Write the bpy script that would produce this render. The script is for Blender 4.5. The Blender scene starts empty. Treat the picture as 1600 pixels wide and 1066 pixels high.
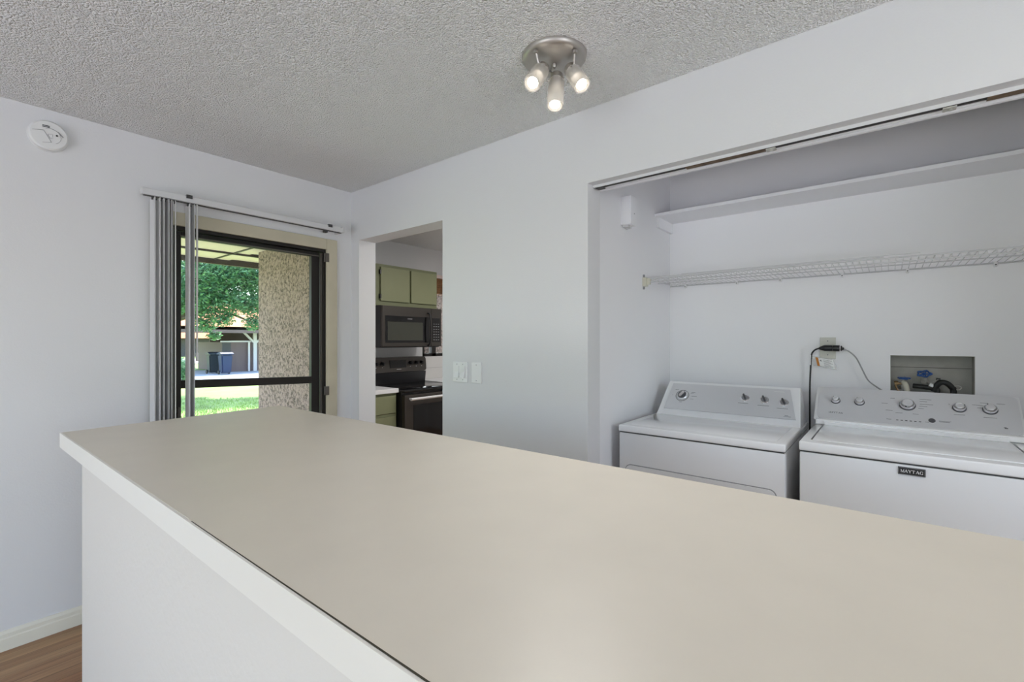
import bpy, bmesh, math, random
from mathutils import Vector, Matrix
random.seed(7)
C = bpy.context.scene.collection
S = bpy.context.scene
PI = math.pi

# ------------------------------------------------------------------ camera
cam_d = bpy.data.cameras.new('camera'); cam = bpy.data.objects.new('camera', cam_d); C.objects.link(cam)
cam_d.sensor_width = 36.0; cam_d.lens = 36.0 * 729.0 / 1600.0
cam_d.shift_y = -1.0 / 1600.0
cam_d.clip_start = 0.02; cam_d.clip_end = 400
cam.location = (0, 0, 1.368)
cam.rotation_euler = (PI / 2, 0, math.radians(39.0) - PI / 2)
S.camera = cam
# ------------------------------------------------------------------ exposure
S.view_settings.view_transform = 'Standard'; S.view_settings.look = 'None'
S.view_settings.exposure = 0.03; S.view_settings.gamma = 1.0; S.view_settings.use_curve_mapping = False
# ------------------------------------------------------------------ sky, sun
w = bpy.data.worlds.new('world'); S.world = w; w.use_nodes = True
nt = w.node_tree; nt.nodes.clear()
sky = nt.nodes.new('ShaderNodeTexSky'); sky.sky_type = 'NISHITA'; sky.sun_disc = False
sky.sun_elevation = math.radians(58); sky.sun_rotation = math.radians(30); sky.air_density = 1.0; sky.dust_density = 1.5
bg = nt.nodes.new('ShaderNodeBackground'); bg.inputs[1].default_value = 1.0
wo = nt.nodes.new('ShaderNodeOutputWorld')
nt.links.new(sky.outputs[0], bg.inputs[0]); nt.links.new(bg.outputs[0], wo.inputs[0])
def light(name, kind, loc, energy, rot=(0, 0, 0), color=(1, 1, 1), **kw):
    d = bpy.data.lights.new(name, kind); o = bpy.data.objects.new(name, d); C.objects.link(o)
    o.location = loc; o.rotation_euler = rot; d.energy = energy; d.color = color
    for k, v in kw.items(): setattr(d, k, v)
    return o
sun = light('sun', 'SUN', (3, 8, 12), 10.0, color=(1, .95, .86), angle=math.radians(.6))
sun.rotation_euler = Vector((.35, .50, 1.0)).to_track_quat('Z', 'Y').to_euler()
# added fill lamps standing in for daylight, in assumed windows behind the camera
light('fill_lamp_side', 'AREA', (-3.04, .7, 1.45), 3, rot=(0, -PI / 2, 0), color=(1, .975, .95), shape='RECTANGLE', size=1.4, size_y=2.4)
light('fill_lamp_rear', 'AREA', (-.4, -3.04, 1.45), 12, rot=(PI / 2, 0, 0), color=(1, .975, .95), shape='RECTANGLE', size=2.4, size_y=1.4)
# added lamps aimed upward to brighten the ceiling, low in the same openings
light('uplight_fill_side', 'AREA', (-3.02, .7, .5), 38, rot=(0, -PI / 2 - 1.15, 0), color=(1, .965, .925), shape='RECTANGLE', size=.7, size_y=2.4)
light('uplight_fill_rear', 'AREA', (-.4, -3.02, .5), 32, rot=(PI / 2 + 1.0, 0, 0), color=(1, .965, .925), shape='RECTANGLE', size=2.4, size_y=.7)
# unseen fill lamp added under the ceiling behind the camera
light('overhead_fill_rear', 'AREA', (.7, -1.7, 2.38), 14, color=(1, .97, .93), shape='DISK', size=.4)
light('daylight_kitchen_window', 'AREA', (4.1, 4.27, 1.62), 16, rot=(-PI / 2, 0, 0), color=(.9, .95, 1), shape='RECTANGLE', size=.9, size_y=.85)

light('kitchen_fill_lamp', 'AREA', (3.3, 2.5, 2.36), 28, color=(1, .97, .92), shape='RECTANGLE', size=1.1, size_y=.25)  # unseen lamp added to brighten the kitchen, no fixture built

# ------------------------------------------------------------------ materials
def mat(name, col, rough=.5, metal=0, bump=0, bscale=80, var=0, vscale=3, spec=.5, emit=None, estr=0, coat=0, bdist=.002):
    m = bpy.data.materials.new(name); m.use_nodes = True; n = m.node_tree; L = n.links
    p = n.nodes['Principled BSDF']
    p.inputs['Base Color'].default_value = (*col, 1); p.inputs['Roughness'].default_value = rough
    p.inputs['Metallic'].default_value = metal; p.inputs['Specular IOR Level'].default_value = spec
    p.inputs['Coat Weight'].default_value = coat
    if emit: p.inputs['Emission Color'].default_value = (*emit, 1); p.inputs['Emission Strength'].default_value = estr
    tc = n.nodes.new('ShaderNodeTexCoord')
    if var:
        t = n.nodes.new('ShaderNodeTexNoise'); t.inputs['Scale'].default_value = vscale; t.inputs['Detail'].default_value = 5
        r = n.nodes.new('ShaderNodeValToRGB')
        r.color_ramp.elements[0].position = .3; r.color_ramp.elements[1].position = .7
        r.color_ramp.elements[0].color = (*[max(0, c * (1 - var)) for c in col], 1)
        r.color_ramp.elements[1].color = (*[min(1, c * (1 + var)) for c in col], 1)
        L.new(tc.outputs['Object'], t.inputs['Vector']); L.new(t.outputs['Fac'], r.inputs['Fac']); L.new(r.outputs[0], p.inputs['Base Color'])
    if bump:
        t = n.nodes.new('ShaderNodeTexNoise'); t.inputs['Scale'].default_value = bscale; t.inputs['Detail'].default_value = 4
        b = n.nodes.new('ShaderNodeBump'); b.inputs['Strength'].default_value = bump; b.inputs['Distance'].default_value = bdist
        L.new(tc.outputs['Object'], t.inputs['Vector']); L.new(t.outputs['Fac'], b.inputs['Height']); L.new(b.outputs[0], p.inputs['Normal'])
    return m
def lin(r, g, b):
    return tuple(((v / 255) / 12.92 if v / 255 <= .04045 else ((v / 255 + .055) / 1.055) ** 2.4) for v in (r, g, b))
M = {}
M['wall'] = mat('wall_paint', (.70, .70, .71), .75, bump=.25, bscale=140, spec=.25)
M['closet'] = mat('closet_paint', (.88, .875, .895), .6, bump=.15, bscale=120, spec=.3)
M['counter'] = mat('almond_laminate', (.66, .61, .52), .38, var=.02, vscale=9, spec=.45)
M['panel'] = mat('bar_panel_paint', (.70, .67, .625), .7, bump=.5, bscale=60, spec=.3)
M['fascia'] = mat('bar_edge_laminate', (.77, .745, .69), .4, spec=.4)
M['seam'] = mat('dark_seam', (.045, .04, .025), .9)
M['casing'] = mat('cream_casing', (.52, .48, .37), .55, var=.05, vscale=6, spec=.3)
M['base'] = mat('cream_baseboard', (.74, .71, .61), .5, spec=.4)
M['bronze'] = mat('dark_bronze_frame', (.012, .010, .009), .5, spec=.35)
M['bronze2'] = mat('worn_bronze_edge', (.09, .08, .07), .5, spec=.4)
M['vinyl'] = mat('white_vinyl', (.62, .62, .63), .45)
M['vane'] = mat('grey_vane', (.88, .88, .88), .5)
M['clipdark'] = mat('dark_clip', (.05, .05, .05), .5)
M['aged'] = mat('aged_white_plastic', (.73, .73, .725), .5)
M['white'] = mat('white_plastic', (.84, .84, .84), .4)
M['plate'] = mat('switch_plate', (.78, .78, .785), .35)
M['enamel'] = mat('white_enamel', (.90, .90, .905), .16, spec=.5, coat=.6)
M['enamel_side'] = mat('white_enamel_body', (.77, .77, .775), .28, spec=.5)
M['trimgrey'] = mat('grey_trim', (.30, .30, .31), .35)
M['steel'] = mat('brushed_silver_panel', (.72, .72, .735), .34, .25)
M['chrome'] = mat('chrome', (.75, .75, .77), .15, 1)
M['nickel'] = mat('brushed_nickel', (.44, .415, .385), .42, .85)
M['knob'] = mat('silver_knob', (.78, .78, .80), .25, .4)
M['darkknob'] = mat('dark_grey_knob', (.10, .10, .11), .35, .3)
M['mark'] = mat('grey_marking', (.13, .13, .14), .6)
M['markblack'] = mat('black_marking', (.02, .02, .02), .5)
M['black'] = mat('black_plastic', (.012, .012, .014), .3)
M['hose'] = mat('black_rubber', (.012, .012, .012), .55)
M['ivory'] = mat('ivory_plate', (.62, .61, .55), .45)
M['cordgrey'] = mat('grey_cord', (.34, .34, .34), .6)
M['brass'] = mat('aged_brass', (.30, .20, .10), .5, .8, var=.3, vscale=60)
M['galv'] = mat('galvanised_metal', (.55, .54, .50), .5, .5, var=.15, vscale=60)
M['recess'] = mat('unpainted_recess', (.38, .37, .34), .8, var=.12, vscale=12, bump=.3, bscale=40)
M['blue'] = mat('blue_handle', (.03, .10, .33), .3)
M['cream'] = mat('cream_plastic', (.62, .60, .50), .5)
M['tagorange'] = mat('orange_print', (.55, .20, .02), .6)
M['wire'] = mat('white_coated_wire', (.57, .57, .58), .4)
M['rust'] = mat('rusty_track', (.13, .085, .05), .7, var=.5, vscale=30)
M['trackdark'] = mat('dark_track_slot', (.015, .013, .012), .6)
M['olive'] = mat('olive_cabinet_paint', (.22, .235, .135), .5, var=.03, vscale=5, spec=.35)
M['olive_dark'] = mat('olive_frame_paint', (.18, .195, .11), .5, spec=.35)
M['blacksteel'] = mat('black_stainless', (.075, .068, .062), .35, .7)
M['blackglass'] = mat('black_glass', (.006, .006, .007), .08)
M['ovenwin'] = mat('mesh_window_glass', (.045, .048, .038), .2)
M['kcounter'] = mat('white_laminate', (.78, .78, .80), .3)
M['wood'] = mat('woven_wood_shade', (.22, .10, .035), .6, var=.35, vscale=30)
M['tile'] = mat('white_tile', (.62, .61, .60), .25)
M['soffit'] = mat('soffit_paint', (.72, .58, .55), .7)
M['beam'] = mat('brown_beam', (.045, .032, .028), .6)
M['grassbase'] = mat('lawn', (.25, .36, .095), .9, var=.25, vscale=1.2, bump=.6, bscale=30, bdist=.03)
M['grassblade'] = mat('lawn_blades', (.36, .48, .14), .8, var=.3, vscale=2)
M['concrete'] = mat('concrete_drive', (.42, .44, .47), .85, var=.1, vscale=1)
M['road'] = mat('pale_road', (.55, .56, .58), .85, var=.08, vscale=.5)
M['garage'] = mat('mauve_board', (.16, .105, .095), .7)
M['garagepost'] = mat('pale_post', (.66, .60, .57), .6)
M['rooftile'] = mat('orange_roof_tile', (.62, .22, .09), .8, var=.2, vscale=4)
M['bark'] = mat('bark', (.10, .075, .055), .9, var=.3, vscale=8, bump=.6, bscale=15)
M['bin'] = mat('blue_bin', (.006, .022, .075), .45)
M['bin2'] = mat('dark_teal_bin', (.008, .016, .022), .45)
M['housewall'] = mat('shaded_house_wall', (.09, .08, .075), .8)  # dark base colour holds the shade of the far porch
M['frost'] = mat('frosted_shade', (.80, .76, .70), .45); M['frost'].node_tree.nodes['Principled BSDF'].inputs['Alpha'].default_value = .32
M['glow'] = mat('lamp_face', (1, 1, 1), .5, emit=(1, .93, .82), estr=5)
def leafmat(name, c1, c2):
    m = mat(name, c1, .45); n = m.node_tree; p = n.nodes['Principled BSDF']
    oi = n.nodes.new('ShaderNodeTexNoise'); oi.inputs['Scale'].default_value = 5; tc = n.nodes.new('ShaderNodeTexCoord')
    r = n.nodes.new('ShaderNodeValToRGB'); r.color_ramp.elements[0].color = (*c1, 1); r.color_ramp.elements[1].color = (*c2, 1)
    r.color_ramp.elements[0].position = .35; r.color_ramp.elements[1].position = .65
    n.links.new(tc.outputs['Object'], oi.inputs['Vector']); n.links.new(oi.outputs['Fac'], r.inputs['Fac']); n.links.new(r.outputs[0], p.inputs['Base Color'])
    tr = n.nodes.new('ShaderNodeBsdfTranslucent'); n.links.new(r.outputs[0], tr.inputs['Color'])
    mx = n.nodes.new('ShaderNodeMixShader'); mx.inputs[0].default_value = .4
    out = n.nodes['Material Output']; n.links.new(p.outputs[0], mx.inputs[1]); n.links.new(tr.outputs[0], mx.inputs[2]); n.links.new(mx.outputs[0], out.inputs[0])
    return m
M['leaf'] = leafmat('oak_leaves', (.07, .19, .10), (.26, .46, .24))
M['leaf2'] = leafmat('far_leaves', (.06, .16, .06), (.16, .30, .10))
def glassmat():
    m = bpy.data.materials.new('window_glass'); m.use_nodes = True; n = m.node_tree; n.nodes.clear()
    o = n.nodes.new('ShaderNodeOutputMaterial'); t = n.nodes.new('ShaderNodeBsdfTransparent'); g = n.nodes.new('ShaderNodeBsdfGlossy')
    t.inputs[0].default_value = (.94, .96, .95, 1)
    g.inputs['Roughness'].default_value = .02; f = n.nodes.new('ShaderNodeFresnel'); f.inputs[0].default_value = 1.35
    mx = n.nodes.new('ShaderNodeMixShader'); n.links.new(f.outputs[0], mx.inputs[0]); n.links.new(t.outputs[0], mx.inputs[1]); n.links.new(g.outputs[0], mx.inputs[2]); n.links.new(mx.outputs[0], o.inputs[0])
    return m
M['glass'] = glassmat()
def clearplastic():
    m = bpy.data.materials.new('clear_plastic_tag'); m.use_nodes = True; n = m.node_tree
    p = n.nodes['Principled BSDF']; p.inputs['Base Color'].default_value = (.85, .85, .85, 1); p.inputs['Roughness'].default_value = .3; p.inputs['Alpha'].default_value = .35
    return m
M['clear'] = clearplastic()
def ceilmat():
    m = mat('popcorn_ceiling', (.89, .89, .885), .95, spec=.1); n = m.node_tree; p = n.nodes['Principled BSDF']
    tc = n.nodes.new('ShaderNodeTexCoord'); t = n.nodes.new('ShaderNodeTexNoise'); t.inputs['Scale'].default_value = 105; t.inputs['Detail'].default_value = 3; t.inputs['Roughness'].default_value = .6
    v = n.nodes.new('ShaderNodeTexVoronoi'); v.inputs['Scale'].default_value = 150
    a = n.nodes.new('ShaderNodeMath'); a.operation = 'SUBTRACT'
    b = n.nodes.new('ShaderNodeBump'); b.inputs['Strength'].default_value = 1; b.inputs['Distance'].default_value = .009
    n.links.new(tc.outputs['Object'], t.inputs['Vector']); n.links.new(tc.outputs['Object'], v.inputs['Vector'])
    n.links.new(t.outputs['Fac'], a.inputs[0]); n.links.new(v.outputs['Distance'], a.inputs[1]); n.links.new(a.outputs[0], b.inputs['Height']); n.links.new(b.outputs[0], p.inputs['Normal'])
    return m
M['ceiling'] = ceilmat()
def floormat():
    m = mat('wood_laminate', (.3, .2, .12), .38, spec=.4); n = m.node_tree; p = n.nodes['Principled BSDF']; L = n.links
    tc = n.nodes.new('ShaderNodeTexCoord')
    br = n.nodes.new('ShaderNodeTexBrick'); br.inputs['Scale'].default_value = 1; br.inputs['Brick Width'].default_value = 1.2; br.inputs['Row Height'].default_value = .065
    br.inputs['Mortar Size'].default_value = .001; br.inputs['Color1'].default_value = (.28, .13, .06, 1); br.inputs['Color2'].default_value = (.42, .26, .135, 1); br.inputs['Mortar'].default_value = (.10, .055, .03, 1)
    br.inputs['Bias'].default_value = 0
    mp = n.nodes.new('ShaderNodeMapping'); mp.inputs['Scale'].default_value = (1.2, 26, 1)
    no = n.nodes.new('ShaderNodeTexNoise'); no.inputs['Scale'].default_value = 2; no.inputs['Detail'].default_value = 6
    r = n.nodes.new('ShaderNodeValToRGB'); r.color_ramp.elements[0].color = (.62, .62, .62, 1); r.color_ramp.elements[1].color = (1.15, 1.15, 1.15, 1); r.color_ramp.elements[0].position = .3; r.color_ramp.elements[1].position = .7
    mx = n.nodes.new('ShaderNodeMix'); mx.data_type = 'RGBA'; mx.blend_type = 'MULTIPLY'; mx.inputs[0].default_value = 1
    L.new(tc.outputs['Object'], br.inputs['Vector']); L.new(tc.outputs['Object'], mp.inputs['Vector']); L.new(mp.outputs[0], no.inputs['Vector']); L.new(no.outputs['Fac'], r.inputs['Fac'])
    L.new(br.outputs['Color'], mx.inputs[6]); L.new(r.outputs[0], mx.inputs[7]); L.new(mx.outputs[2], p.inputs['Base Color'])
    return m
M['floor'] = floormat()
def stuccomat():
    m = mat('pebble_stucco', (.5, .42, .3), .9, spec=.2); n = m.node_tree; p = n.nodes['Principled BSDF']; L = n.links
    tc = n.nodes.new('ShaderNodeTexCoord'); v = n.nodes.new('ShaderNodeTexNoise'); v.inputs['Scale'].default_value = 42; v.inputs['Detail'].default_value = 4; v.inputs['Roughness'].default_value = .75
    r = n.nodes.new('ShaderNodeValToRGB'); e = r.color_ramp.elements; e[0].position = .38; e[0].color = (.085, .065, .055, 1); e[1].position = .56; e[1].color = (.40, .295, .27, 1)
    L.new(tc.outputs['Object'], v.inputs['Vector']); L.new(v.outputs['Fac'], r.inputs['Fac']); L.new(r.outputs[0], p.inputs['Base Color'])
    b = n.nodes.new('ShaderNodeBump'); b.inputs['Strength'].default_value = .8; b.inputs['Distance'].default_value = .01
    L.new(v.outputs['Fac'], b.inputs['Height']); L.new(b.outputs[0], p.inputs['Normal'])
    return m
M['stucco'] = stuccomat()
def brushed():
    m = M['steel']; n = m.node_tree; p = n.nodes['Principled BSDF']; L = n.links
    tc = n.nodes.new('ShaderNodeTexCoord'); mp = n.nodes.new('ShaderNodeMapping'); mp.inputs['Scale'].default_value = (260, 3, 260)
    t = n.nodes.new('ShaderNodeTexNoise'); t.inputs['Scale'].default_value = 1
    r = n.nodes.new('ShaderNodeMapRange'); r.inputs['To Min'].default_value = .30; r.inputs['To Max'].default_value = .38
    L.new(tc.outputs['Object'], mp.inputs['Vector']); L.new(mp.outputs[0], t.inputs['Vector']); L.new(t.outputs['Fac'], r.inputs['Value']); L.new(r.outputs[0], p.inputs['Roughness'])
brushed()

# ------------------------------------------------------------------ geometry helpers (world coordinates, shifted to the parent when linked)
def nb(): return bmesh.new()
def box(bm, x0, x1, y0, y1, z0, z1, bev=0, seg=2):
    x0, x1 = min(x0, x1), max(x0, x1); y0, y1 = min(y0, y1), max(y0, y1); z0, z1 = min(z0, z1), max(z0, z1)
    mtx = Matrix.Translation(((x0 + x1) / 2, (y0 + y1) / 2, (z0 + z1) / 2)) @ Matrix.Diagonal((x1 - x0, y1 - y0, z1 - z0, 1))
    g = bmesh.ops.create_cube(bm, size=1, matrix=mtx)
    if bev:
        es = set(e for v in g['verts'] for e in v.link_edges)
        bmesh.ops.bevel(bm, geom=list(es), offset=bev, segments=seg, affect='EDGES', profile=.5)
    return bm
def frame_of(p, q):
    d = (Vector(q) - Vector(p)); return Matrix.Translation((Vector(p) + Vector(q)) / 2) @ d.to_track_quat('Z', 'Y').to_matrix().to_4x4(), d.length
def cyl(bm, p, q, r1, r2=None, seg=24, caps=True):
    m, l = frame_of(p, q)
    bmesh.ops.create_cone(bm, cap_ends=caps, cap_tris=False, segments=seg, radius1=r1, radius2=r1 if r2 is None else r2, depth=l, matrix=m)
    return bm
def bar(bm, p, q, w, h):
    m, l = frame_of(p, q)
    bmesh.ops.create_cube(bm, size=1, matrix=m @ Matrix.Diagonal((w, h, l, 1))); return bm
def lathe(bm, prof, m, seg=32):
    """prof: (radius, height) list turned about local Z of m"""
    rings = []
    for r, z in prof:
        if r < 1e-6: rings.append([bm.verts.new(m @ Vector((0, 0, z)))])
        else: rings.append([bm.verts.new(m @ Vector((r * math.cos(2 * PI * k / seg), r * math.sin(2 * PI * k / seg), z))) for k in range(seg)])
    for a, b in zip(rings[:-1], rings[1:]):
        for k in range(seg):
            j = (k + 1) % seg
            if len(a) == 1: bm.faces.new((a[0], b[j], b[k])) if len(b) > 1 else None
            elif len(b) == 1: bm.faces.new((a[k], a[j], b[0]))
            else: bm.faces.new((a[k], a[j], b[j], b[k]))
    return bm
def prism(bm, pts, d):
    """closed outline (3D points) pushed along vector d"""
    d = Vector(d); a = [bm.verts.new(Vector(p)) for p in pts]; b = [bm.verts.new(Vector(p) + d) for p in pts]
    n = len(pts); bm.faces.new(a); bm.faces.new(b[::-1])
    for i in range(n): bm.faces.new((a[i], b[i], b[(i + 1) % n], a[(i + 1) % n]))
    bmesh.ops.recalc_face_normals(bm, faces=bm.faces[:]); return bm
def spline(pts, n=8):
    P = [Vector(p) for p in pts]; P = [2 * P[0] - P[1]] + P + [2 * P[-1] - P[-2]]; out = []
    for i in range(1, len(P) - 2):
        for k in range(n):
            t = k / n; a, b, c, d = P[i - 1:i + 3]
            out.append(.5 * ((2 * b) + (-a + c) * t + (2 * a - 5 * b + 4 * c - d) * t * t + (-a + 3 * b - 3 * c + d) * t ** 3))
    out.append(P[-2]); return out
def tube(bm, pts, r, seg=10, smooth=True, n=8):
    pp = spline(pts, n) if smooth else [Vector(p) for p in pts]
    rings = []; up = Vector((0, 0, 1)); prev = None
    for i, p in enumerate(pp):
        t = (pp[min(i + 1, len(pp) - 1)] - pp[max(i - 1, 0)]).normalized()
        if prev is None: s = t.orthogonal().normalized()
        else: s = (prev - t * prev.dot(t)).normalized()
        prev = s; u = t.cross(s)
        rr = r(i / (len(pp) - 1)) if callable(r) else r
        rings.append([bm.verts.new(p + (s * math.cos(2 * PI * k / seg) + u * math.sin(2 * PI * k / seg)) * rr) for k in range(seg)])
    for a, b in zip(rings[:-1], rings[1:]):
        for k in range(seg): bm.faces.new((a[k], a[(k + 1) % seg], b[(k + 1) % seg], b[k]))
    bm.faces.new(rings[0][::-1]); bm.faces.new(rings[-1]); return bm
def rrect(w, h, r, n=5):
    pts = []
    for cx, cy, a0 in ((w / 2 - r, h / 2 - r, 0), (-w / 2 + r, h / 2 - r, 90), (-w / 2 + r, -h / 2 + r, 180), (w / 2 - r, -h / 2 + r, 270)):
        for k in range(n + 1):
            a = math.radians(a0 + 90 * k / n); pts.append((cx + r * math.cos(a), cy + r * math.sin(a)))
    return pts
WO = {}
def worg(o): return Vector(WO.get(o.name, (0, 0, 0)))
def tag(o, label=None, cat=None, group=None, kind=None):
    if label: o['label'] = label
    if cat: o['category'] = cat
    if group: o['group'] = group
    if kind: o['kind'] = kind
    return o
def thing(name, loc, label, cat, group=None):
    o = bpy.data.objects.new(name, None); C.objects.link(o); o.location = loc; o.empty_display_size = .1
    WO[o.name] = Vector(loc); return tag(o, label, cat, group)
def obj(name, bm, m, parent=None, loc=None, smooth=None, label=None):
    """links bm (world coordinates) as one mesh object"""
    base = worg(parent) if parent else Vector(loc or (0, 0, 0))
    me = bpy.data.meshes.new(name); bmesh.ops.recalc_face_normals(bm, faces=bm.faces[:])
    bmesh.ops.translate(bm, vec=-base, verts=bm.verts[:]); bm.to_mesh(me); bm.free()
    me.materials.append(M[m] if isinstance(m, str) else m)
    o = bpy.data.objects.new(name, me); C.objects.link(o)
    if parent: o.parent = parent; WO[o.name] = base
    else: o.location = base; WO[o.name] = base
    if smooth:
        for p in me.polygons: p.use_smooth = True
        me.set_sharp_from_angle(angle=math.radians(35))
    if label: o['label'] = label
    return o
def struct(name, bm, m, parent=None):
    o = obj(name, bm, m, parent)
    if not parent: o['kind'] = 'structure'
    return o

# ------------------------------------------------------------------ the room
YA, XB, H = 3.04, 1.90, 2.44
bm = nb(); box(bm, -3.1, 5.0, -3.1, 4.5, -.1, 0); struct('floor', bm, 'floor')
bm = nb(); box(bm, -3.1, 5.0, -3.1, 4.5, H, H + .1); struct('ceiling', bm, 'ceiling')
# wall with the glazed door (photo left)
bm = nb(); D0, D1, DH = .80, 1.705, 2.0
box(bm, -3.1, D0, YA, YA + .15, 0, H); box(bm, D0, D1, YA, YA + .15, DH, H); box(bm, D1, 2.037, YA, YA + .15, 0, H); struct('wall_left', bm, 'wall')
# wall with the kitchen doorway and the laundry closet (photo right)
T = .137; K0, K1, KH = 2.071, 2.943, 2.084; L0, L1, LH = -1.0, 1.087, 2.097
bm = nb()
box(bm, XB, XB + T, K1, YA, 0, H); box(bm, XB, XB + T, K0, K1, KH, H); box(bm, XB, XB + T, L1 + .033, K0, 0, H)
box(bm, XB, XB + .115, L1, L1 + .033, 0, H)
box(bm, XB, XB + .115, L0, L1, LH, H); box(bm, XB, XB + .115, -3.0, L0, 0, H); struct('wall_right', bm, 'wall')
# walls behind the camera, openings added for the fill lamps
bm = nb(); box(bm, -3.1, -3.0, -3.0, -.55, 0, H); box(bm, -3.1, -3.0, 1.95, YA, 0, H); box(bm, -3.1, -3.0, -.55, 1.95, 0, .1); box(bm, -3.1, -3.0, -.55, 1.95, 2.2, H); struct('wall_side', bm, 'wall')
bm = nb(); box(bm, -3.0, -1.65, -3.1, -3.0, 0, H); box(bm, .85, 3.2, -3.1, -3.0, 0, H); box(bm, -1.65, .85, -3.1, -3.0, 0, .1); box(bm, -1.65, .85, -3.1, -3.0, 2.2, H); struct('wall_rear', bm, 'wall')
# closet
bm = nb(); box(bm, 2.015, 3.15, 1.12, 1.22, 0, H); struct('wall_closet_left', bm, 'closet')
bm = nb(); box(bm, 2.015, 3.15, -1.10, -1.0, 0, H); struct('wall_closet_right', bm, 'closet')
bm = nb(); bx0, bx1, bz0, bz1 = -.307, -.002, 1.02, 1.293
box(bm, 3.03, 3.15, bx1, 1.12, 0, H); box(bm, 3.03, 3.15, -1.0, bx0, 0, H); box(bm, 3.03, 3.15, bx0, bx1, 0, bz0); box(bm, 3.03, 3.15, bx0, bx1, bz1, H)
struct('wall_closet_back', bm, 'closet')
# kitchen
bm = nb(); box(bm, 3.15, 5.0, 1.12, 1.22, 0, H); struct('wall_kitchen_near', bm, 'wall')
bm = nb(); box(bm, 4.9, 5.0, 1.22, 4.2, 0, H); struct('wall_kitchen_right', bm, 'wall')
W0, W1, WZ0, WZ1 = 3.54, 4.60, 1.18, 2.02
bm = nb(); box(bm, 2.05, W0, 4.2, 4.35, 0, H); box(bm, W1, 5.0, 4.2, 4.35, 0, H); box(bm, W0, W1, 4.2, 4.35, 0, WZ0); box(bm, W0, W1, 4.2, 4.35, WZ1, H); struct('wall_kitchen_back', bm, 'wall')
bm = nb(); box(bm, 2.09, 2.17, YA + .15, 4.2, 0, H); struct('wall_kitchen_left', bm, 'wall')
# baseboards
def baseboard(name, p, q, nrm):
    """profiled strip from p to q; nrm points into the room"""
    bm = nb(); p = Vector(p); q = Vector(q); n = Vector(nrm)
    prof = [(0, 0), (.014, 0), (.014, .052), (.011, .058), (.011, .072), (.005, .084), (0, .086)]
    prism(bm, [p + n * a + Vector((0, 0, b)) for a, b in prof], q - p); struct(name, bm, 'base')
baseboard('baseboard_left', (-3.0, YA, 0), (.755, YA, 0), (0, -1, 0))
baseboard('baseboard_right', (XB, K0, 0), (XB, L1, 0), (-1, 0, 0))
# ------------------------------------------------------------------ door casing and glazed door
bm = nb()
box(bm, D0 - .075, D0 + .005, YA - .018, YA, 0, DH + .07, .003); box(bm, D1 - .005, D1 + .074, YA - .018, YA, 0, DH + .07, .003)
box(bm, D0 + .005, D1 - .005, YA - .018, YA, DH - .003, DH + .07, .003); struct('trim_1', bm, 'casing')
dr = bpy.data.objects.new('door_1', None); C.objects.link(dr); dr.location = (D0, YA + .05, 0); WO[dr.name] = Vector(dr.location); dr['kind'] = 'structure'
bm = nb(); box(bm, D0, D0 + .022, YA + .002, YA + .12, 0, DH); box(bm, D1 - .022, D1, YA + .002, YA + .12, 0, DH); box(bm, D0 + .022, D1 - .022, YA + .002, YA + .12, DH - .022, DH); box(bm, D0 + .022, D1 - .022, YA + .01, YA + .12, 0, .02)
obj('door_jamb', bm, 'bronze', dr)
bm = nb(); box(bm, D1 - .030, D1 - .0225, YA + .012, YA + .03, .02, DH - .03); box(bm, D0 + .05, D1 - .045, YA + .012, YA + .020, DH - .055, DH - .048); obj('weather_strip', bm, 'bronze2', dr, label='grey weather strip')
bm = nb(); yy0, yy1 = YA + .03, YA + .065; sx0, sx1 = D0 + .026, D1 - .032; zt = DH - .025
box(bm, sx0, sx0 + .035, yy0, yy1, .025, zt, .003); box(bm, sx1 - .058, sx1, yy0, yy1, .025, zt, .003)
box(bm, sx0 + .035, sx1 - .058, yy0, yy1, zt - .03, zt, .003); box(bm, sx0 + .035, sx1 - .058, yy0, yy1, .025, .16, .003)
obj('door_frame', bm, 'bronze', dr)
bm = nb(); bar(bm, (sx0 + .035, yy0 + .015, 1.122), (sx1 - .058, yy0 + .015, 1.098), .03, .046); obj('push_bar', bm, 'bronze', dr)
bm = nb(); box(bm, sx0 + .03, sx1 - .053, yy0 + .022, yy0 + .026, .15, zt - .02); obj('glass', bm, 'glass', dr)
for z in (1.94, 1.02, .25):
    bm = nb(); cyl(bm, (D1 - .012, YA - .004, z - .03), (D1 - .012, YA - .004, z + .03), .006, seg=12); box(bm, D1 - .016, D1 + .010, YA - .022, YA - .017, z - .03, z + .03); obj('hinge', bm, 'bronze2', dr)
bm = nb(); cyl(bm, (sx0 + .018, yy0 - .02, .98), (sx0 + .018, yy0, .98), .012, seg=16); box(bm, sx0 + .01, sx0 + .026, yy0 - .03, yy0 - .018, .93, 1.0, .003); obj('handle', bm, 'bronze2', dr)

# ------------------------------------------------------------------ kitchen window
kw = bpy.data.objects.new('window_1', None); C.objects.link(kw); kw.location = (W0, 4.25, WZ0); WO[kw.name] = Vector(kw.location); kw['kind'] = 'structure'
bm = nb(); y0, y1 = 4.205, 4.26
box(bm, W0, W1, y0, y1, WZ0, WZ0 + .035); box(bm, W0, W1, y0, y1, WZ1 - .035, WZ1); box(bm, W0, W0 + .035, y0, y1, WZ0, WZ1); box(bm, W1 - .035, W1, y0, y1, WZ0, WZ1)
box(bm, 3.69, 3.75, y0, y1, WZ0, WZ1); box(bm, 4.2, 4.25, y0, y1, WZ0, WZ1); obj('window_frame', bm, 'bronze', kw)
bm = nb(); box(bm, W0 + .03, W1 - .03, 4.233, 4.237, WZ0 + .03, WZ1 - .03); obj('glass', bm, 'glass', kw)
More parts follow.
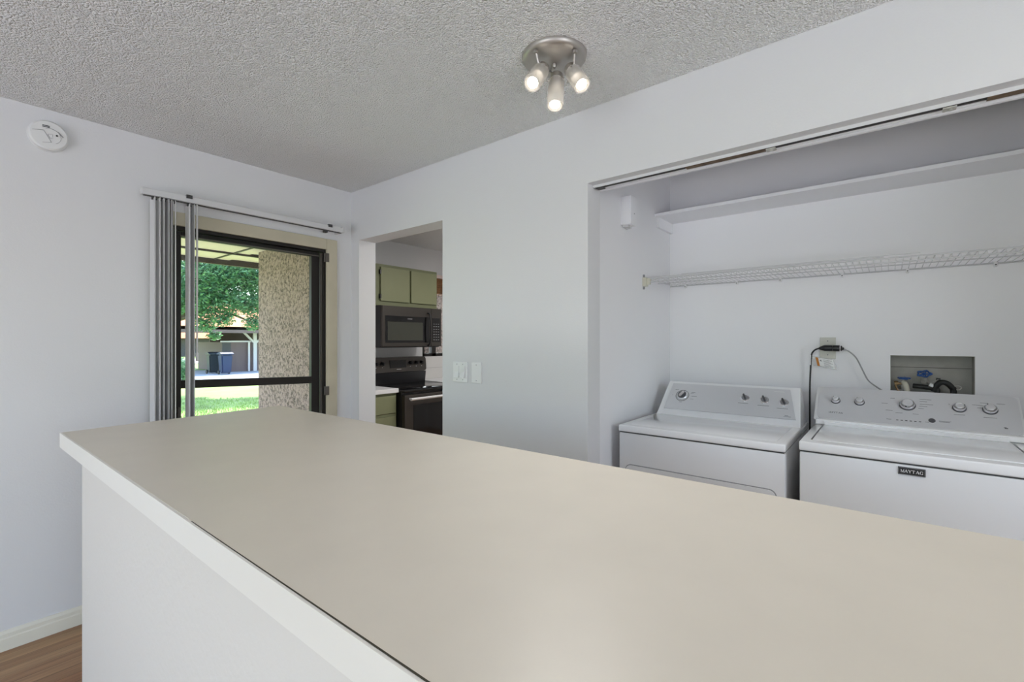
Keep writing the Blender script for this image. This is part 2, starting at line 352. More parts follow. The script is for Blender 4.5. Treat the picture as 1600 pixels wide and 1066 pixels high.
# unseen window frames added behind the camera, around the fill lamps
def assumed_window(name, x0, x1, y0, y1, ax):
    o = bpy.data.objects.new(name, None); C.objects.link(o); o.location = (x0, y0, .1); WO[o.name] = Vector(o.location); o['kind'] = 'structure'
    bm = nb()
    if ax == 'y':
        for a in (y0, (y0 + y1) / 2 - .025, y1 - .05): box(bm, x0, x1, a, a + .05, .1, 2.2)
        box(bm, x0, x1, y0, y1, .1, .15); box(bm, x0, x1, y0, y1, 2.15, 2.2)
    else:
        for a in (x0, (x0 + x1) / 2 - .025, x1 - .05): box(bm, a, a + .05, y0, y1, .1, 2.2)
        box(bm, x0, x1, y0, y1, .1, .15); box(bm, x0, x1, y0, y1, 2.15, 2.2)
    obj('window_frame', bm, 'white', o)
assumed_window('assumed_window_2', -3.10, -3.06, -.55, 1.95, 'y'); assumed_window('assumed_window_3', -1.65, .85, -3.10, -3.06, 'x')

# ------------------------------------------------------------------ bar counter
bar_t = thing('bar_counter', (.65, 1.2, 0), 'long peninsula with a cream laminate top on a white half wall', 'counter')
ZC = 1.068; top = [(.257, 2.096), (.994, 2.179), (1.042, -1.6), (.287, -1.6)]
bm = nb(); prism(bm, [(x, y, ZC - .046) for x, y in top], (0, 0, .046)); bmesh.ops.bevel(bm, geom=bm.edges[:], offset=.0012, segments=1, affect='EDGES'); obj('countertop', bm, 'counter', bar_t)
def off(k, y): return .257 + (.287 - .257) * (2.096 - y) / 3.696 - k
bm = nb(); prism(bm, [(off(.004, 2.096), 2.096, ZC - .047), (off(-.001, 2.096), 2.096, ZC - .047), (off(-.001, -1.6), -1.6, ZC - .047), (off(.004, -1.6), -1.6, ZC - .047)], (0, 0, .0465)); obj('front_edge_strip', bm, 'fascia', bar_t, label='white edge strip')
bm = nb(); prism(bm, [(off(.0002, .9), .9, ZC - .0005), (off(-.0003, .9), .9, ZC - .0005), (off(-.0016, .3), .3, ZC - .0005), (off(-.0018, -1.6), -1.6, ZC - .0005), (off(.0004, -1.6), -1.6, ZC - .0005), (off(.0003, .3), .3, ZC - .0005)], (0, 0, .0008)); obj('seam', bm, 'seam', bar_t, label='dark glue seam')
bm = nb(); prism(bm, [(.305, 2.08, 0), (.90, 2.13, 0), (.93, -1.6, 0), (.335, -1.6, 0)], (0, 0, ZC - .047)); obj('half_wall', bm, 'panel', bar_t, label='white textured half wall')

# ------------------------------------------------------------------ vertical blind
vb = thing('vertical_blind', (1.2, 2.955, 2.11), 'white vertical blind stacked open at the left of the glazed door', 'blind')
bm = nb(); box(bm, .655, 1.778, 2.935, 2.975, 2.112, 2.146, .003); obj('head_rail', bm, 'vinyl', vb)
bm = nb(); box(bm, .665, 1.765, 2.947, 2.963, 2.1085, 2.1125); obj('rail_slot', bm, 'clipdark', vb, label='dark carrier slot')
for x in (.86, 1.675):
    bm = nb(); box(bm, x - .012, x + .012, 2.93, 3.04, 2.1465, 2.151); box(bm, x - .014, x + .014, 2.930, 2.9345, 2.132, 2.151); obj('mounting_clip', bm, 'clipdark', vb, label='dark metal mounting clip')
bm = nb(); box(bm, 1.640, 1.662, 2.940, 2.970, 2.094, 2.108, .002); obj('carrier', bm, 'clipdark', vb, label='dark runner left on the open rail')
bm = nb(); box(bm, 1.765, 1.783, 2.932, 3.038, 2.115, 2.155, .002); obj('end_cap', bm, 'vinyl', vb)
vx = [(.702, 90), (.709, 84), (.719, 97), (.728, 86), (.738, 93), (.747, 84), (.756, 95), (.765, 88), (.773, 92), (.782, 86), (.800, 76), (.858, 88), (.872, 98)]
for i, (x, deg) in enumerate(vx):
    a = math.radians(deg); hw = .0435
    c, s_ = math.cos(a), math.sin(a)
    pts = []
    for k in range(7):
        u = -1 + 2 * k / 6; b = .0045 * (1 - u * u); pts.append((x + c * hw * u + s_ * b, 2.955 + s_ * hw * u - c * b))
    pts2 = [(px + s_ * .0011, py - c * .0011) for px, py in pts[::-1]]
    bm = nb(); z0 = .06 + random.uniform(-.004, .004); prism(bm, [(px, py, z0) for px, py in pts + pts2], (0, 0, 2.103 - z0)); v = obj('vane', bm, 'vane' if i % 3 else 'vinyl', vb)
    bm = nb(); box(bm, x - .003, x + .003, 2.950, 2.960, 2.095, 2.1085); obj('vane_hook', bm, 'clipdark', vb)
bm = nb(); cyl(bm, (.893, 2.925, 2.105), (.893, 2.925, 1.30), .0045, seg=10); cyl(bm, (.893, 2.925, 1.30), (.893, 2.925, 1.255), .007, seg=10); obj('wand', bm, 'vinyl', vb)

# ------------------------------------------------------------------ smoke alarm
sm = thing('smoke_alarm', (.328, YA, 2.314), 'round white smoke alarm high on the left wall', 'smoke alarm')
Mx = Matrix.Translation((.328, YA, 2.314)) @ Matrix.Rotation(PI / 2, 4, 'X')
bm = nb(); lathe(bm, [(0, 0), (.070, 0), (.070, .006), (.067, .008)], Mx, 48); obj('mounting_plate', bm, 'aged', sm, smooth=True)
bm = nb(); lathe(bm, [(.064, .008), (.068, .010), (.067, .024), (.061, .031), (0, .033)], Mx, 48); body = obj('cover', bm, 'aged', sm, smooth=True)
def onA(u, v, d=.0335): return Vector((.328 + u, YA - d, 2.314 + v))
bm = nb()
for a, b in (((-.055, .008), (-.018, .017)), ((-.018, .017), (.008, -.032)), ((.008, -.032), (-.022, -.040)), ((.010, .006), (-.004, .002)), ((-.004, .002), (.003, -.014)), ((.003, -.014), (.014, -.010)), ((.012, .006), (.012, -.006))):
    bar(bm, onA(*a), onA(*b), .0012, .0012)
for k in range(14):
    t0, t1 = math.radians(120 - k * 13), math.radians(120 - (k + 1) * 13); bar(bm, onA(.006 + .034 * math.cos(t0), .034 * math.sin(t0) - .004), onA(.006 + .034 * math.cos(t1), .034 * math.sin(t1) - .004), .0012, .0012)
obj('groove', bm, 'trimgrey', sm, label='grey moulded groove lines')
bm = nb(); box(bm, -.022 + .328, .328 + .002, YA - .0345, YA - .030, 2.314 + .032, 2.314 + .035); box(bm, -.022 + .328, .328 + .002, YA - .0345, YA - .030, 2.314 + .038, 2.314 + .041); obj('sound_slot', bm, 'clipdark', sm, label='dark sound slots')
bm = nb(); cyl(bm, onA(.026, .004, .030), onA(.026, .004, .036), .004, seg=14); obj('test_button', bm, 'clipdark', sm, label='small dark button')
bm = nb(); bar(bm, onA(.030, .022), onA(.048, .002), .0035, .003); obj('vent', bm, 'trimgrey', sm)

# ------------------------------------------------------------------ switch plates on the right wall
def plate(y0, y1, z0, z1, label, rockers):
    yc, zc = (y0 + y1) / 2, (z0 + z1) / 2
    o = thing('switch_plate' if rockers else 'blank_plate', (XB, yc, zc), label, 'light switch' if rockers else 'wall plate')
    bm = nb(); box(bm, XB - .007, XB, y0, y1, z0, z1, .0025); obj('cover_plate', bm, 'plate', o)
    for yr in rockers:
        bm = nb(); a = .0165
        prism(bm, [(XB - .0072, yr - a, zc - .033), (XB - .0155, yr - a, zc - .033), (XB - .0095, yr - a, zc), (XB - .0105, yr - a, zc + .033), (XB - .0072, yr - a, zc + .033)], (0, 2 * a, 0)); obj('rocker', bm, 'plate', o)
    for yr in (rockers or [yc]):
        for z in (zc - .044, zc + .044):
            bm = nb(); cyl(bm, (XB - .0068, yr, z), (XB - .0078, yr, z), .003, seg=12); obj('screw', bm, 'trimgrey', o)
plate(1.860, 1.976, 1.129, 1.245, 'white double rocker light switch plate beside the kitchen doorway', [1.942, 1.895])
plate(1.752, 1.826, 1.129, 1.245, 'plain blank white wall plate to the right of the light switches', [])

# ------------------------------------------------------------------ ceiling light
cl = thing('ceiling_spotlight', (1.468, .984, 2.44), 'brushed nickel ceiling light with three lit spot heads', 'ceiling light')
bm = nb(); lathe(bm, [(0, -.034), (.035, -.034), (.075, -.030), (.105, -.022), (.114, -.018), (.120, -.010), (.121, -.002), (.121, 0), (0, 0)], Matrix.Translation((1.468, .984, 2.44)), 56); obj('canopy', bm, 'nickel', cl, smooth=True)
bm = nb(); lathe(bm, [(0, -.018), (.006, -.016), (.009, -.010), (.009, -.004), (.006, 0), (0, 0)], Matrix.Translation((1.462, .980, 2.408)), 20); obj('finial', bm, 'nickel', cl, smooth=True)
cF = Vector((math.cos(math.radians(39)), math.sin(math.radians(39)), 0)); cR = Vector((cF.y, -cF.x, 0))
def lampw(px, py, d): return Vector((0, 0, 1.368)) + cF * d + cR * ((px - 800) / 729 * d) + Vector((0, 0, (532 - py) / 729 * d))
heads = [((837, 81, 1.685), (849, 106, 1.73), (831, 131, 1.66)), ((858, 111, 1.80), (870, 117, 1.78), (867, 166, 1.745)), ((898, 81, 1.685), (890, 106, 1.74), (910, 134, 1.69))]
SP = []
for st, bk, fr in heads:
    b, f_ = lampw(*bk), lampw(*fr); ax = (f_ - b).normalized(); ln = (f_ - b).length
    m = Matrix.Translation(b) @ ax.to_track_quat('Z', 'Y').to_matrix().to_4x4()
    hd_b = nb(); lathe(hd_b, [(0, 0), (.020, 0), (.024, .004), (.024, .060), (.021, .066), (0, .066)], m, 28); hd = obj('lamp_cup', hd_b, 'nickel', cl, smooth=True)
    s0 = lampw(*st); s0.z = 2.414
    bm = nb(); cyl(bm, s0, (s0.x, s0.y, 2.405), .009, seg=16); cyl(bm, s0, b + ax * .035, .0040, seg=12); obj('stem', bm, 'nickel', cl)
    bm = nb(); lathe(bm, [(.0245, .030), (.0290, .028), (.0310, .034), (.0315, ln - .004), (.0305, ln), (.0265, ln), (.0262, .05)], m, 32); obj('lamp_shade', bm, 'frost', cl, smooth=True, label='frosted glass shade')
    bm = nb()
    for a in range(3):
        q = m @ Vector((.037 * math.cos(a * 2.094 + .5), .037 * math.sin(a * 2.094 + .5), .036)); q0 = m @ Vector((.028 * math.cos(a * 2.094 + .5), .028 * math.sin(a * 2.094 + .5), .036)); cyl(bm, q0, q, .0028, seg=8); obj('thumb_screw', bm, 'nickel', cl); bm = nb()
    bm.free()
    bm = nb(); lathe(bm, [(0, ln - .003), (.019, ln - .004), (.0205, ln - .010)], m, 28); obj('bulb', bm, 'glow', cl, smooth=True, label='glowing bulb face')
    SP.append((m @ Vector((0, 0, ln + .004)), ax))
for (p, ax), en in zip(SP, (7, 9, 24)):
    l = light('spot_bulb_light', 'SPOT', p, en, color=(1, .97, .93), spot_size=math.radians(110), spot_blend=1.0, shadow_soft_size=.02); l.rotation_euler = (-ax).to_track_quat('Z', 'Y').to_euler()

# ------------------------------------------------------------------ closet header track
tk = thing('bifold_track', (1.97, .04, LH), 'bare sliding door track under the laundry closet header', 'door track')
bm = nb(); box(bm, 1.948, 1.992, L0 + .02, L1 - .001, LH - .008, LH); box(bm, 1.948, 1.950, L0 + .02, L1 - .001, LH - .012, LH - .008); box(bm, 1.990, 1.992, L0 + .02, L1 - .001, LH - .012, LH - .008); obj('track_channel', bm, 'wall', tk)
bm = nb(); box(bm, 1.958, 1.976, -.99, L1 - .005, LH - .010, LH - .0079); obj('track_slot', bm, 'trackdark', tk, label='dark slot')
for a, b in ((.365, .66), (-.99, -.225)):
    bm = nb(); box(bm, 1.957, 1.983, a, b, LH - .0125, LH - .0095); obj('track_insert', bm, 'rust', tk, label='rusty brown insert')
for a in (.343, -.145):
    bm = nb(); box(bm, 1.952, 1.982, a - .014, a + .018, LH - .017, LH - .0128, .001); cyl(bm, (1.966, a, LH - .017), (1.966, a, LH - .021), .005, seg=12); obj('pivot_bracket', bm, 'galv', tk)
bm = nb(); box(bm, 1.954, 1.984, 1.04, 1.075, LH - .016, LH - .0105, .001); obj('end_bracket', bm, 'clipdark', tk)
bm = nb(); box(bm, 2.0155, 2.030, L0, L1 + .03, LH - .010, LH + .05); struct('trim_2', bm, 'closet')

# ------------------------------------------------------------------ closet shelf, cleats
sh = thing('closet_shelf', (2.9, .06, 2.126), 'painted white board shelf high across the laundry closet', 'shelf')
bm = nb(); box(bm, 2.775, 3.03, -1.0, 1.12, 2.127, 2.145, .001); obj('shelf_board', bm, 'closet', sh)
bm = nb(); box(bm, 2.80, 3.028, 1.102, 1.12, 2.064, 2.1265, .001); obj('cleat', bm, 'closet', sh)
bm = nb(); box(bm, 2.80, 3.028, -1.0, -.982, 2.064, 2.1265, .001); obj('cleat', bm, 'closet', sh)
# wire shelf
ws = thing('wire_shelf', (2.8, .06, 1.71), 'white coated wire shelf above the washer and dryer', 'shelf')
xf, xk, zs = 2.605, 3.022, 1.722
bm = nb()
for z in (zs + .003, zs - .016): cyl(bm, (xf, -1.0, z), (xf, 1.105, z), .0032, seg=8)
obj('front_rail', bm, 'wire', ws)
bm = nb(); cyl(bm, (xk, -1.0, zs - .004), (xk, 1.115, zs - .004), .0036, seg=8); cyl(bm, (2.81, -1.0, zs - .004), (2.81, 1.115, zs - .004), .0025, seg=8); obj('back_rail', bm, 'wire', ws)
bm = nb(); y = -.985
while y < 1.10:
    cyl(bm, (xk, y, zs), (xf, y, zs + .003), .0014, seg=6, caps=False); cyl(bm, (xf, y, zs + .003), (xf, y, zs - .016), .0014, seg=6, caps=False); y += .0254
obj('deck_wires', bm, 'wire', ws)
bm = nb(); y = -.985
cyl(bm, (xf - .002, .02, zs + .010), (xf - .002, 1.10, zs + .010), .002, seg=6); cyl(bm, (xf - .001, -.1, zs + .015), (xf - .001, .9, zs + .015), .0015, seg=6); obj('hanger_rod', bm, 'wire', ws)
for y in (1.016, .712, .483, .196, -.068, -.372, -.70):
    bm = nb(); box(bm, 3.012, 3.030, y - .006, y + .006, zs - .020, zs + .004, .002); cyl(bm, (3.010, y, zs - .012), (3.014, y, zs - .012), .005, seg=12); obj('wall_clip', bm, 'white', ws)
    bm = nb(); cyl(bm, (3.0075, y, zs - .012), (3.0105, y, zs - .012), .0028, seg=10); obj('clip_screw', bm, 'clipdark', ws)
bm = nb(); box(bm, 2.588, 2.624, 1.098, 1.12, zs - .040, zs + .012, .002); box(bm, 2.596, 2.616, 1.078, 1.098, zs - .030, zs + .006, .002); obj('end_bracket', bm, 'cream', ws, label='yellowed plastic end bracket')
for z in (zs + .022, zs - .048):
    bm = nb(); box(bm, 2.594, 2.610, 1.112, 1.12, z - .008, z + .008, .002); obj('bracket_screw', bm, 'trimgrey', ws)

# door chime box
cb = thing('chime_box', (2.346, 1.12, 2.06), 'small white boxy door chime on the closet side wall', 'door chime')
bm = nb(); box(bm, 2.308, 2.384, 1.062, 1.12, 1.985, 2.136, .003); obj('cover', bm, 'closet', cb)
bm = nb(); box(bm, 2.32, 2.345, 1.08, 1.115, 1.975, 1.986, .002); box(bm, 2.352, 2.37, 1.085, 1.115, 1.972, 1.986, .002); obj('terminal', bm, 'vinyl', cb)
bm = nb(); cyl(bm, (2.350, 1.0605, 2.045), (2.350, 1.0625, 2.045), .002, seg=10); obj('pin_hole', bm, 'clipdark', cb)

# ------------------------------------------------------------------ lettering
LET = {
    'M': ([((.12, 0), (.12, 1), .09), ((.12, 1), (.5, 0), .15), ((.5, 0), (.88, 1), .07), ((.88, 0), (.88, 1), .17)], [(0, .26), (.7, 1.05)], [(0, .2), (.8, 1.05)]),
    'A': ([((.1, 0), (.47, 1), .08), ((.47, 1), (.86, 0), .19), ((.25, .33), (.68, .33), .08)], [(-.04, .26), (.66, 1.0)], []),
    'Y': ([((.08, 1), (.48, .45), .18), ((.88, 1), (.5, .45), .08), ((.49, 0), (.49, .48), .17)], [(.3, .68)], [(-.05, .3), (.7, 1.02)]),
    'T': ([((.42, 0), (.42, 1), .17), ((.02, .95), (.82, .95), .1), ((.05, .72), (.05, .95), .07), ((.79, .72), (.79, .95), .07)], [(.24, .6)], []),
    'G': ([((.82, .78), (.62, .95), .09), ((.62, .95), (.36, .95), .1), ((.36, .95), (.14, .72), .16), ((.14, .75), (.14, .25), .19), ((.14, .28), (.36, .05), .16), ((.36, .05), (.66, .05), .1), ((.66, .05), (.8, .22), .1), ((.78, 0), (.78, .42), .17), ((.84, .68), (.84, 1), .07)], [], [])}
def lettering(bm, text, P, h, ux, uz, un, width=.95, gap=.16):
    """serif capitals; P centre, ux reading direction, uz up, un outward"""
    ux, uz, un = Vector(ux), Vector(uz), Vector(un); tot = len(text) * (width + gap) - gap; x = -tot / 2
    def st(a, b, w_):
        A = Vector(P) + ux * ((a[0] * .95 + x) * h) + uz * ((a[1] - .5) * h); B = Vector(P) + ux * ((b[0] * .95 + x) * h) + uz * ((b[1] - .5) * h)
        d = (B - A).normalized(); sd = d.cross(un).normalized() * (w_ * h / 2); v = [bm.verts.new(q + un * .0004) for q in (A - sd, A + sd, B + sd, B - sd)]; bm.faces.new(v)
        v2 = [bm.verts.new(q) for q in (A - sd, A + sd, B + sd, B - sd)]
        for i in range(4): bm.faces.new((v[i], v[(i + 1) % 4], v2[(i + 1) % 4], v2[i]))
    for ch in text:
        S_, bot, tp = LET[ch]
        for a, b, w_ in S_: st(a, b, w_)
        for a, b in bot: st((a, .035), (b, .035), .07)
        for a, b in tp: st((a, .965), (b, .965), .07)
        x += width + gap

# ------------------------------------------------------------------ washer and dryer
class Face:
    """local frame of a tilted control panel: y along the panel, v up the slope, n outward"""
    def __init__(s, x0, z0, x1, z1):
        s.o = Vector((x0, 0, z0)); d = Vector((x1 - x0, 0, z1 - z0)); s.len = d.length; s.v = d.normalized(); s.n = Vector((-s.v.z, 0, s.v.x)); s.y = Vector((0, 1, 0))
    def p(s, y, v, n=0): return s.o + s.v * v + s.y * y + s.n * n
    def mark(s, bm, y0, y1, v0, v1, n=.0006):
        prism(bm, [s.p(y0, v0, 0), s.p(y1, v0, 0), s.p(y1, v1, 0), s.p(y0, v1, 0)], s.n * n)
    def mtx(s, y, v, n=0):
        m = Matrix((( -s.y.x, s.v.x, s.n.x, 0), (-s.y.y, s.v.y, s.n.y, 0), (-s.y.z, s.v.z, s.n.z, 0), (0, 0, 0, 1))); return Matrix.Translation(s.p(y, v, n)) @ m
def dial(face, y, v, r, root, ang, big=False):
    k = nb(); lathe(k, [(0, .001), (r * 1.18, .001), (r * 1.18, .003), (r * 1.1, .005), (0, .005)], face.mtx(y, v), 36); bz = obj('dial', k, 'darkknob', root, smooth=True, label='dark dial skirt')
    k = nb(); lathe(k, [(r * 1.04, .004), (r * 1.06, .012), (r * .98, .017), (r * .80, .018), (r * .76, .0155)], face.mtx(y, v), 36); obj('knob_ring', k, 'chrome', bz, smooth=True)
    k = nb(); lathe(k, [(r * .77, .015), (r * .70, .022), (r * .4, .0245), (0, .025)], face.mtx(y, v), 36); obj('knob_cap', k, 'knob', bz, smooth=True)
    a = math.radians(ang); m = face.mtx(y, v); k = nb(); cyl(k, m @ Vector((r * .86 * math.cos(a), r * .86 * math.sin(a), .016)), m @ Vector((r * .86 * math.cos(a), r * .86 * math.sin(a), .0195)), r * .12, seg=12); obj('pointer', k, 'markblack', bz)

def appliance_feet(root, x0, x1, y0, y1, z=.03):
    for x in (x0 + .05, x1 - .05):
        for y in (y0 + .05, y1 - .05):
            bm = nb(); cyl(bm, (x, y, 0), (x, y, z), .02, seg=16); obj('foot', bm, 'black', root)

# washer
wa = thing('washing_machine', (2.5, -.067, 0), 'white top-loading washing machine with a black name badge, on the right', 'washing machine')
wy0, wy1, wx0, wx1, wz = -.417, .283, 2.17, 2.88, .966
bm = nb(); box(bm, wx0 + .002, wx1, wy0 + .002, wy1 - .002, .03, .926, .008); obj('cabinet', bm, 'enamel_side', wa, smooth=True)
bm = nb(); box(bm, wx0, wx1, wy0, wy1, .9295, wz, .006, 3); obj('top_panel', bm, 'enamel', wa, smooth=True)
bm = nb(); box(bm, wx0 + .004, wx1 - .005, wy0 + .004, wy1 - .004, .9255, .930); obj('gap_seal', bm, 'clipdark', wa)
bm = nb(); box(bm, wx0 + .058, 2.640, wy0 + .048, wy1 - .040, wz - .002, wz + .0035, .003, 2); lid = obj('lid', bm, 'enamel', wa, smooth=True)
for yy in (wy0 + .0445, wy1 - .0365):
    bm = nb(); bar(bm, (wx0 + .066, yy, wz + .0003), (2.63, yy, wz + .0006), .0055, .0016); obj('lid_gap', bm, 'darkknob', lid)
bm = nb(); box(bm, 2.6405, 2.6445, wy0 + .05, wy1 - .035, wz, wz + .0012); obj('lid_gap', bm, 'trimgrey', lid)
bm = nb(); box(bm, 2.665, wx1, wy0 + .004, wy1 - .004, wz, .990, .006, 3); obj('console_base', bm, 'enamel', wa, smooth=True)
bm = nb(); box(bm, 2.652, 2.666, wy0 + .05, wy1 - .04, wz, .983, .003); obj('hinge_strip', bm, 'enamel', wa)
fw = Face(2.718, .988, 2.852, 1.124)
bm = nb(); prism(bm, [(2.700, wy0 - .004, .982), (2.712, wy0 - .004, .988), (2.848, wy0 - .004, 1.126), (2.862, wy0 - .004, 1.130), (2.90, wy0 - .004, 1.11), (2.90, wy0 - .004, .985)], (0, .712, 0))
bmesh.ops.bevel(bm, geom=[e for e in bm.edges], offset=.004, segments=2, affect='EDGES'); con = obj('console', bm, 'enamel_side', wa, smooth=True)
cy = (wy0 + wy1) / 2 - .002
bm = nb(); rr = rrect(.690, fw.len + .008, .024, 6); prism(bm, [fw.p(cy - a, fw.len / 2 + b - .002, .002) for a, b in rr], fw.n * .006)
pan = obj('control_panel', bm, 'steel', wa, label='brushed silver control panel')
fw2 = Face(2.718, .988, 2.852, 1.124); fw2.o = fw.o + fw.n * .008
for y, v, r, a in ((.207, .108, .0165, 125), (.113, .108, .0175, 125), (-.062, .109, .0255, 255), (-.234, .112, .0195, 20), (-.328, .113, .0205, 115)): dial(fw2, y, v, r, wa, a)
bm = nb(); lettering(bm, 'MAYTAG', fw2.p(.203, .036), .0088, (0, -1, 0), fw2.v, fw2.n); obj('name_lettering', bm, 'mark', wa, label='dark grey capital lettering')
bm = nb()
for i in range(6): fw2.mark(bm, -.022 - i * .0155, -.030 - i * .0155, .020, .0235)
obj('cycle_marks', bm, 'markblack', wa, label='row of six small status lights')
bm = nb()
for y0, y1, v in ((.012, -.005, .022), (-.12, -.133, .022), (.03, .008, .112), (-.002, -.018, .145), (-.105, -.145, .148), (-.105, -.13, .136), (-.105, -.15, .12), (-.103, -.13, .108), (-.1, -.118, .095), (-.08, -.10, .062), (-.02, -.045, .062), (.015, -.01, .073), (-.20, -.205, .13), (-.275, -.31, .135), (-.29, -.31, .12), (-.30, -.325, .148), (-.35, -.375, .148), (-.305, -.345, .072), (-.215, -.25, .076), (-.165, -.205, .034), (-.165, -.20, .029)):
    fw2.mark(bm, y1, y0, v, v + .0016, .0003); obj('printed_mark', bm, 'mark', wa); bm = nb()
bm.free()
bm = nb(); lathe(bm, [(0, .0025), (.009, .002), (.0115, .001), (.012, 0)], fw2.mtx(-.143, .034), 28); obj('round_emblem', bm, 'darkknob', wa, smooth=True, label='dark grey round emblem')
bm = nb(); fw2.mark(bm, -.372, -.362, .022, .026); fw2.mark(bm, -.368, -.360, .027, .029); obj('small_emblem', bm, 'mark', wa)
bm = nb(); box(bm, wx0 - .002, wx0 + .003, -.097, -.023, .890, .917, .001); bd = obj('name_badge', bm, 'markblack', wa, label='black name badge')
bm = nb(); box(bm, wx0 - .0024, wx0 - .0018, -.0955, -.0245, .8912, .8922); box(bm, wx0 - .0024, wx0 - .0018, -.0955, -.0245, .9148, .9158); box(bm, wx0 - .0024, wx0 - .0018, -.0955, -.0945, .8912, .9158); box(bm, wx0 - .0024, wx0 - .0018, -.0255, -.0245, .8912, .9158); obj('badge_border', bm, 'trimgrey', bd)
bm = nb(); lettering(bm, 'MAYTAG', (wx0 - .0022, -.060, .9035), .0105, (0, -1, 0), (0, 0, 1), (-1, 0, 0), .86, .12); obj('badge_lettering', bm, 'white', bd, label='white capital lettering')
appliance_feet(wa, wx0, wx1, wy0, wy1)

# dryer
dy = thing('clothes_dryer', (2.5, .70, 0), 'white front-loading dryer beside the washer, against the closet side wall', 'dryer')
dy0, dy1, dx0, dx1, dz = .329, 1.066, 2.17, 2.86, .943
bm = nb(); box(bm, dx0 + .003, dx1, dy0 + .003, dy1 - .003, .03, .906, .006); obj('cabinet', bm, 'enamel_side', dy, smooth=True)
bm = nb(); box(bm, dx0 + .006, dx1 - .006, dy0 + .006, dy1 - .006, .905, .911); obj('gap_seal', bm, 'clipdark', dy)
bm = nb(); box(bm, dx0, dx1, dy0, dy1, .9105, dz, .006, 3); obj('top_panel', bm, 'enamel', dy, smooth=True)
bm = nb(); box(bm, dx0 + .05, 2.60, dy0 + .04, dy1 - .04, dz - .002, dz + .0012, .001); obj('top_dish', bm, 'enamel', dy, smooth=True)
# door outline on the front
def front_pts(w_, h_, r_, yc, zc, x): return [(x, yc + a, zc + b) for a, b in rrect(w_, h_, r_, 6)]
bm = nb(); prism(bm, front_pts(.668, .46, .03, .694, .523, dx0 - .0005), (.006, 0, 0)); gap = obj('door_gap', bm, 'trimgrey', dy, label='dark gap round the door')
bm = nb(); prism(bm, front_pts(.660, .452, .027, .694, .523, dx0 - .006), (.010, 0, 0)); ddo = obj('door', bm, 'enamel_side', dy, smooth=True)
bm = nb(); box(bm, dx0 - .012, dx0 - .006, .60, .79, .695, .712, .002); obj('handle', bm, 'enamel_side', ddo)
fd = Face(2.655, .952, 2.800, 1.118)
bm = nb(); N = 14; pf = [(2.642, .943), (2.654, .951), (2.799, 1.117), (2.806, 1.121), (2.83, 1.118), (2.86, 1.07), (2.86, .943)]
def crown(y): return 1
rows = []
for k in range(N + 1):
    t = k / N; y = .338 + (1.056 - .338) * t; e = min(t, 1 - t) * 2; row = []
    for x, z in pf:
        yy = y; hz = (z - .943) / .18
        yy = .697 + (y - .697) * (1 - .055 * hz); zz = .943 + (z - .943) * crown(y)
        row.append(bm.verts.new((x, yy, zz)))
    rows.append(row)
for a, b in zip(rows[:-1], rows[1:]):
    for i in range(len(pf)): bm.faces.new((a[i], a[(i + 1) % len(pf)], b[(i + 1) % len(pf)], b[i]))
bm.faces.new(rows[0]); bm.faces.new(rows[-1][::-1]); obj('console', bm, 'enamel', dy, smooth=True)
bm = nb(); A = [fd.p(1.022 - (1.022 - .360) * k / 12, .026, .0025) for k in range(13)]; B = [fd.p(1.008 - (1.008 - .400) * k / 12, .206, .0025) for k in range(13)]
prism(bm, A + B[::-1], fd.n * .0045); obj('control_panel', bm, 'steel', dy, label='brushed silver control panel')
fd2 = Face(2.655, .952, 2.800, 1.118); fd2.o = fd.o + fd.n * .0070
def ring(bm, f, y, v, r0, r1, h): lathe(bm, [(r0, 0), (r0, h), (r1, h), (r1, 0)], f.mtx(y, v), 40)
k = nb(); ring(k, fd2, .937, .121, .0355, .0375, .0008); obj('dial_print', k, 'markblack', dy, label='black printed ring')
k = nb(); lathe(k, [(0, .001), (.0315, .001), (.031, .006), (.027, .010), (0, .010)], fd2.mtx(.937, .121), 40); d = obj('dial', k, 'knob', dy, smooth=True, label='large silver timer dial')
k = nb(); lathe(k, [(.0235, .0095), (.0235, .0115), (.022, .012), (0, .012)], fd2.mtx(.937, .121), 36); obj('dial_ring', k, 'darkknob', d, smooth=True)
k = nb(); m = fd2.mtx(.937, .121, .012)
a = math.radians(60); bar(k, m @ Vector((.020 * math.cos(a), .020 * math.sin(a), .008)), m @ Vector((-.020 * math.cos(a), -.020 * math.sin(a), .008)), .009, .014); bmesh.ops.bevel(k, geom=k.edges[:], offset=.003, segments=2, affect='EDGES'); obj('grip', k, 'chrome', d, smooth=True)
for y, v in ((.606, .134), (.512, .130), (.422, .122)):
    k = nb(); lathe(k, [(0, .0005), (.0225, .0005), (.0225, .002), (.0195, .004), (0, .004)], fd2.mtx(y, v), 32); d = obj('dial', k, 'chrome', dy, smooth=True, label='small dial with a chrome ring')
    k = nb(); lathe(k, [(.0150, .0035), (.0145, .010), (0, .011)], fd2.mtx(y, v), 32); obj('dial_cap', k, 'trimgrey', d, smooth=True)
    k = nb(); m = fd2.mtx(y, v, .010); a = math.radians(115); bar(k, m @ Vector((.0185 * math.cos(a), .0185 * math.sin(a), .005)), m @ Vector((-.0185 * math.cos(a), -.0185 * math.sin(a), .005)), .0075, .010); bmesh.ops.bevel(k, geom=k.edges[:], offset=.002, segments=2, affect='EDGES'); obj('grip', k, 'darkknob', d, smooth=True)
bm = nb()
for y0, y1, v in ((.89, .868, .146), (.893, .875, .138), (.885, .855, .120), (.888, .87, .100), (.965, .985, .160), (.99, .995, .12), (.945, .93, .075), (.635, .585, .099), (.54, .485, .094), (.45, .40, .085), (.41, .395, .045), (.415, .382, .038)): fd2.mark(bm, y1, y0, v, v + .0018, .0003); obj('printed_mark', bm, 'mark', dy); bm = nb()
bm.free()
